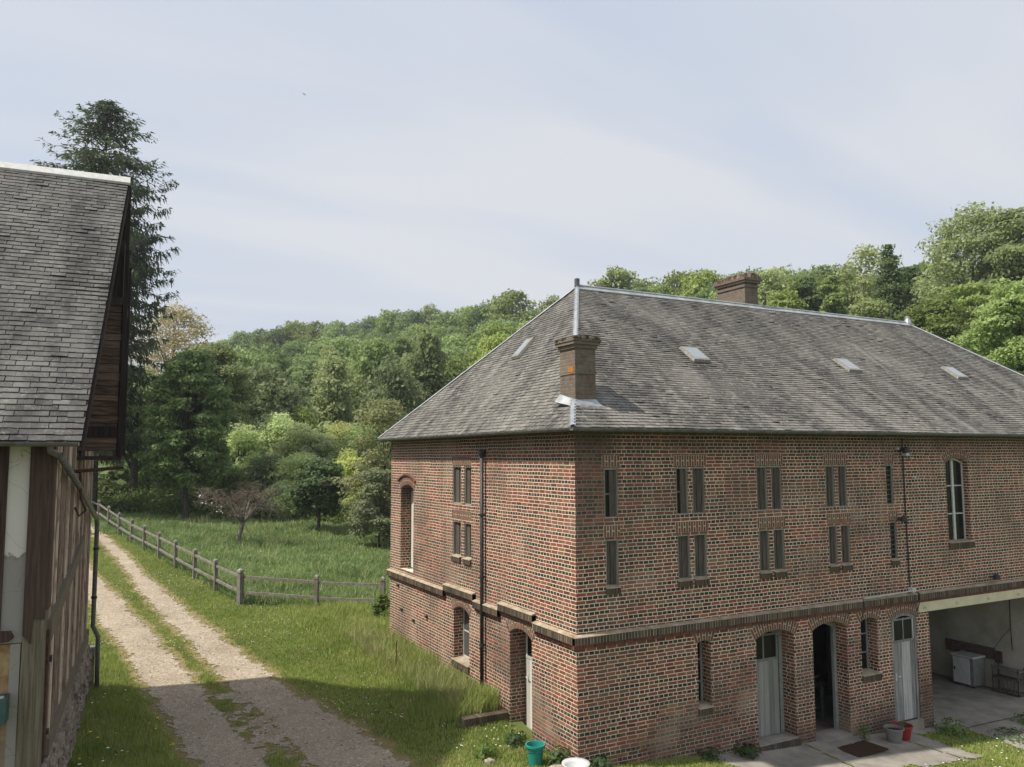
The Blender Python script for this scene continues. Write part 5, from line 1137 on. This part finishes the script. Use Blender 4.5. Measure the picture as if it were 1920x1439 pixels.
# --- trees one can tell apart
tree('broadleaf_tree', 'large dense green tree with a low crown behind the fence', at(352, 50), htop(352, 50, 648), 2.9, 'leaf_big', 52000, .15, 101, lobes=46, trunkh=.10, shape='round', shell=.35, r0=.17)
tree('walnut_tree', 'tall tree with thin coppery young leaves beside the spruce', at(322, 68), htop(330, 68, 562), 4.7, 'leaf_copper', 17000, .14, 102, lobes=34, trunkh=.30, shape='round', shell=.1, r0=.32)
tree('willow_tree', 'olive-leaved tree rising behind the large dense green tree', at(405, 60), htop(405, 60, 640), 2.8, 'leaf_olive', 20000, .16, 103, lobes=14, trunkh=.2, shape='round', shell=.3)
tree('broadleaf_tree', 'shaded olive tree with bare lower limbs next to the barn end', at(252, 57), htop(252, 57, 690), 3.1, 'leaf_olive', 14000, .16, 104, lobes=14, trunkh=.33, shape='round', shell=.3, r0=.30)
tree('small_tree', 'small round dark green tree at the back of the meadow', at(600, 47), 3.9, 1.75, 'leaf_dark', 9000, .15, 105, lobes=12, trunkh=.28, shape='round', shell=.4, r0=.10)
# --- willow scrub at the foot of the wood
SCRUB = {'leaf_pale': 'pale grey-green willow bush at the foot of the wood', 'leaf_fresh': 'fresh green bush at the foot of the wood', 'leaf_scrub': 'soft yellow-green willow bush at the foot of the wood', 'leaf_olive': 'olive bush at the foot of the wood', 'leaf_mid': 'green bush behind the meadow by the tall trees', 'leaf_copper': 'coppery pointed bush in the middle of the scrub', 'leaf_dark': 'dark bush under the walnut tree'}
for i, (u, D, v, mt_, rw) in enumerate([(470, 62, 800, 'leaf_scrub', 2.6), (520, 60, 775, 'leaf_scrub', 2.4), (560, 58, 790, 'leaf_scrub', 2.3), (600, 57, 812, 'leaf_scrub', 2.3), (640, 60, 795, 'leaf_scrub', 2.5), (680, 56, 805, 'leaf_fresh', 2.3), (705, 60, 775, 'leaf_olive', 2.4), (655, 54, 850, 'leaf_scrub', 2.0), (560, 54, 850, 'leaf_scrub', 2.1), (500, 54, 860, 'leaf_olive', 2.0), (450, 58, 800, 'leaf_scrub', 2.3), (425, 55, 880, 'leaf_mid', 1.9), (515, 66, 745, 'leaf_copper', 1.5), (565, 66, 760, 'leaf_fresh', 1.7), (700, 52, 880, 'leaf_scrub', 1.8), (665, 52, 905, 'leaf_fresh', 1.5), (530, 52, 905, 'leaf_scrub', 1.5), (300, 60, 890, 'leaf_mid', 2.4), (225, 60, 880, 'leaf_dark', 2.3), (170, 62, 880, 'leaf_olive', 2.5)]):
    ll = SCRUB[mt_]
    tree('bush', ll, at(u, D), htop(u, D, v), rw, mt_, 15000, .115, 200+i, lobes=18, trunkh=.05, shape='round', shell=.25, group=None if mt_ in ('leaf_copper', 'leaf_dark') else ll.replace('bush', 'bushes'), r0=.07, cat='bush')
tree('hawthorn_bush', 'hawthorn with white blossom in the scrub', at(612, 63), htop(612, 63, 782), 1.5, 'leaf_pale', 3500, .17, 240, lobes=8, trunkh=.05, shell=.3, cat='bush')
tree('tangled_bush', 'brown tangled bush against the far end of the brick building', at(722, 44), htop(722, 44, 745), 2.3, 'leaf_brown', 9000, .13, 241, lobes=14, trunkh=.05, shell=.25, r0=.08, cat='bush')
tree('tangled_bush', 'drooping twiggy bush low beside the brick building at the meadow edge', at(712, 42), htop(712, 42, 880), 1.7, 'leaf_brown', 9000, .12, 242, lobes=10, trunkh=.05, shell=.25, r0=.06, cat='bush')
tree('bush', 'small dark ivy bush hiding the fence end at the brick building', at(721, 25.6), .95, .36, 'leaf_dark', 2600, .05, 260, lobes=8, trunkh=.02, shell=.3, r0=.02, cat='bush')
# undergrowth strip at the meadow's far edge
lb = []
for i in range(90):
    u = g.uniform(150, 760); D = g.uniform(51, 57)-(2 if u > 620 else 0); x, y = cxy(u, D); r_ = g.uniform(.5, 1.1); lb.append(((x, y, gz(x, y)+r_*.3), (r_*1.5, r_*1.5, r_)))
me = crown_mesh('hedge_bottom', lb, 26000, .16, 13, 'leaf_dark', .5); ob = bpy.data.objects.new('hedge_bottom', me); COL.objects.link(ob); tag(ob, kind='stuff')
# --- bare pruned apple tree
ap_ = thing('apple_tree', 'nearly bare pruned apple tree with a leaning trunk in the meadow', 'tree', at(450, 41)); rr = random.Random(4)
m = MB(); m.tube([(0, 0, -.2), (.05, 0, .4), (.22, 0, 1.15)], [.14, .11, .10], 8); tips = []
for i in range(13):
    a = i*.483+rr.uniform(-.2, .2); L = rr.uniform(1.0, 2.6); e = Vector((.22+math.cos(a)*L, math.sin(a)*L, rr.uniform(1.7, 3.2)-L*.22)); kn = Vector((.22, 0, 1.15)).lerp(e, .5)+Vector((0, 0, .45)); m.tube([(.22, 0, 1.1), kn, e], [.055, .035, .012], 6); tips += [(kn, e, L)]
m.build('trunk', 'palebark', ap_)
m = MB()
for kn, e, L in tips:
    for q in range(30):
        st = kn.lerp(e, rr.random()); en = st+Vector((rr.uniform(-.8, .8), rr.uniform(-.8, .8), rr.uniform(-.5, .7))); md = st.lerp(en, .5)+Vector((rr.uniform(-.2, .2), rr.uniform(-.2, .2), rr.uniform(0, .25))); m.tube([st, md, en], [.014, .010, .005], 4, cap=False)
        for z_ in range(2):
            e2 = md+Vector((rr.uniform(-.3, .3), rr.uniform(-.3, .3), rr.uniform(-.2, .35))); m.tube([md, e2], [.008, .004], 3, cap=False)
m.tube([(.2, 0, 1.2), (.5, .1, .7), (.9, .1, -.1)], [.02, .014, .008], 5)
m.build('twigs', 'twig', ap_, fix=False)
m = MB()
for i in range(60):
    kn, e, L = rr.choice(tips[5:8]); P = kn.lerp(e, rr.uniform(.4, 1.1))+Vector((rr.uniform(-.2, .2), rr.uniform(-.2, .2), rr.uniform(-.3, .1))); m.add(leafquad(P, Vector((rr.uniform(-1, 1), rr.uniform(-1, 1), 1)), .06, rr=rr), [(0, 1, 2, 3)])
m.build('blossom', 'petal', ap_, fix=False)
# --- spruce
sp = thing('spruce_tree', 'tall dark spruce with drooping branches behind the barn', 'tree', at(174, 50)); SH = htop(168, 50, 190)+.9; rr = random.Random(21)
m = MB(); m.tube([(0, 0, -.3), (0, 0, SH*.5), (0, 0, SH)], [.36, .2, .03], 8); br_ = MB(); lv = MB()
z = 4.0
while z < SH-.15:
    t_ = (z/SH); L0 = 4.05*min(1, (SH-z)/4.6)**.8*(1 if z > 9 else .8); nb = 8 if t_ < .9 else 6
    for i in range(nb):
        a = rr.uniform(0, 6.28); L = L0*rr.uniform(.35, 1.12)+.15; up = .38 if t_ > .88 else (.12 if t_ > .75 else -.05); dr_ = Vector((math.cos(a), math.sin(a), 0))
        pts = [Vector((0, 0, z)), Vector((0, 0, z))+dr_*L*.45+Vector((0, 0, L*up)), Vector((0, 0, z))+dr_*L*.8+Vector((0, 0, L*(up-.14))), Vector((0, 0, z))+dr_*L+Vector((0, 0, L*(up-.06)))]
        br_.tube(pts, [.035, .022, .012, .005], 4, cap=False)
        nn = int((10+L*17)*(1 if t_ < .72 else .62))
        for q in range(nn):
            k = .18+.82*rr.random(); seg = min(2, int(k*3)); P = pts[seg].lerp(pts[seg+1], k*3-seg); sd = Vector((-dr_.y, dr_.x, 0))*rr.choice((-1, 1)); wl = L*.22*(1.05-k)+.12
            P = P+sd*rr.uniform(0, wl); P = P+Vector((0, 0, rr.uniform(-.16, .08))); tip = P+sd*rr.uniform(-.05, .26)+dr_*rr.uniform(-.06, .30)+Vector((0, 0, -(.03+.5*rr.random()**1.6)*(1 if t_ < .8 else .45))); wv = (tip-P).cross(Vector((0, 0, 1)) if rr.random() < .5 else dr_).normalized()*.06
            lv.add([P-wv, P+wv, tip+wv*.3, tip-wv*.3], [(0, 1, 2, 3)])
    z += rr.uniform(.12, .26) if t_ < .9 else .17
m.build('trunk', 'bark', sp); br_.build('branches', 'bark', sp, fix=False); lv.build('needles', 'leaf_spruce', sp, fix=False)
# --- the skyline above the roof on the right
def skytree(name, label, u, D, v, rw, mt_, n, s, seed, **k): return tree(name, label, at(u, D), htop(u, D, v), rw, mt_, n, s, seed, **k)
skytree('birch_tree', 'pale silvery tree just right of the roof apex', 1160, 100, 492, 3.4, 'leaf_pale', 6500, .30, 301, lobes=12, trunkh=.3, shell=.2, bark='palebark')
skytree('young_tree', 'small olive tree right of the pale silvery tree', 1205, 96, 528, 2.3, 'leaf_olive', 4200, .28, 302, lobes=9, shell=.3)
skytree('ash_tree', 'thin pale ash right of the big brick chimney', 1455, 95, 508, 3.6, 'leaf_pale', 5000, .30, 303, lobes=13, shell=.15, bark='palebark')
skytree('oak_tree', 'dark round oak between the chimney and the thin ash trees', 1522, 84, 514, 2.6, 'leaf_dark', 7500, .27, 304, lobes=11, shell=.4)
skytree('poplar_tree', 'narrow bright green tree on the right skyline', 1572, 78, 505, 2.0, 'leaf_fresh', 7000, .24, 305, lobes=11, shape='column', shell=.35)
skytree('ash_tree', 'open sparse ash with bare limbs against the sky', 1638, 82, 452, 3.6, 'leaf_pale', 3600, .26, 306, lobes=14, trunkh=.35, shell=.1, bark='palebark', r0=.16)
skytree('larch_tree', 'tall narrow dark tree with a pale trunk on the right skyline', 1684, 74, 438, 2.3, 'leaf_dark', 11000, .22, 307, lobes=16, trunkh=.32, shape='cone', shell=.3, bark='palebark', r0=.17)
skytree('broadleaf_tree', 'dark bushy tree right of the tall narrow tree', 1722, 76, 488, 2.6, 'leaf_dark', 8000, .25, 308, lobes=12, shell=.4)
skytree('ash_tree', 'huge airy ash filling the upper right corner of the wood', 1845, 66, 374, 5.4, 'leaf_pale', 17000, .21, 309, lobes=44, trunkh=.18, shell=.1, bark='palebark', r0=.3)
skytree('broadleaf_tree', 'tall olive tree at the right edge beside the huge airy ash', 1925, 62, 372, 3.8, 'leaf_olive', 18000, .23, 310, lobes=18, trunkh=.15, shell=.35)
skytree('broadleaf_tree', 'shaded dark tree behind the roof end below the huge ash', 1775, 58, 560, 3.4, 'leaf_mid', 16000, .21, 311, lobes=16, trunkh=.05, shell=.4)
skytree('broadleaf_tree', 'dark green tree low behind the far roof hip', 1725, 60, 590, 3.0, 'leaf_dark', 12000, .21, 312, lobes=14, trunkh=.05, shell=.4)
skytree('broadleaf_tree', 'dense dark tree under the crown of the huge ash', 1840, 60, 520, 3.4, 'leaf_mid', 14000, .22, 313, lobes=15, trunkh=.05, shell=.4)
skytree('maple_tree', 'big bright yellow-green tree at the right edge of the photo', 1925, 50, 530, 3.9, 'leaf_fresh', 30000, .19, 314, lobes=22, trunkh=.05, shell=.35)
skytree('broadleaf_tree', 'fresh green tree behind the end of the long roof', 1640, 64, 560, 3.2, 'leaf_olive', 11000, .23, 315, lobes=14, trunkh=.05, shell=.35)
skytree('broadleaf_tree', 'leafy green tree behind the middle of the long roof', 1480, 70, 545, 3.2, 'leaf_mid', 10000, .24, 316, lobes=14, trunkh=.05, shell=.4)
# --- bird
bi = MB(); bi.add([(-.25, 0, .02), (-.02, .06, .0), (-.02, -.06, 0), (0, .1, 0), (0, -.12, .0), (.25, 0, .05), (0, 0, .04), (0, 0, -.04)], [(0, 1, 6), (0, 2, 7), (1, 5, 6), (2, 6, 5), (1, 7, 5), (2, 5, 7), (0, 7, 1), (0, 6, 2), (3, 6, 7), (4, 7, 6)])
bo_ = bi.build('bird', 'feather', fix=False); x, y = cxy(557, 70); bo_.location = (x, y, zat(175, 70)*1.03); bo_.rotation_euler = (.3, .2, .5); tag(bo_, 'tiny dark bird flying high in the open sky', 'bird')
# --- thin air haze over the valley
hz = MB(); hz.box((-700, -400, -40), (700, 1000, 75)); hm = bpy.data.materials.new('haze'); hm.use_nodes = True; hn = hm.node_tree; hn.nodes.clear()
ho = hn.nodes.new('ShaderNodeOutputMaterial'); hv_ = hn.nodes.new('ShaderNodeVolumePrincipled'); hv_.inputs['Color'].default_value = (.86, .92, 1, 1); hv_.inputs['Density'].default_value = .00042; hv_.inputs['Anisotropy'].default_value = .3
hn.links.new(hv_.outputs[0], ho.inputs['Volume']); tag(hz.build('haze', hm), kind='stuff')
print('objects', len(SC.objects))
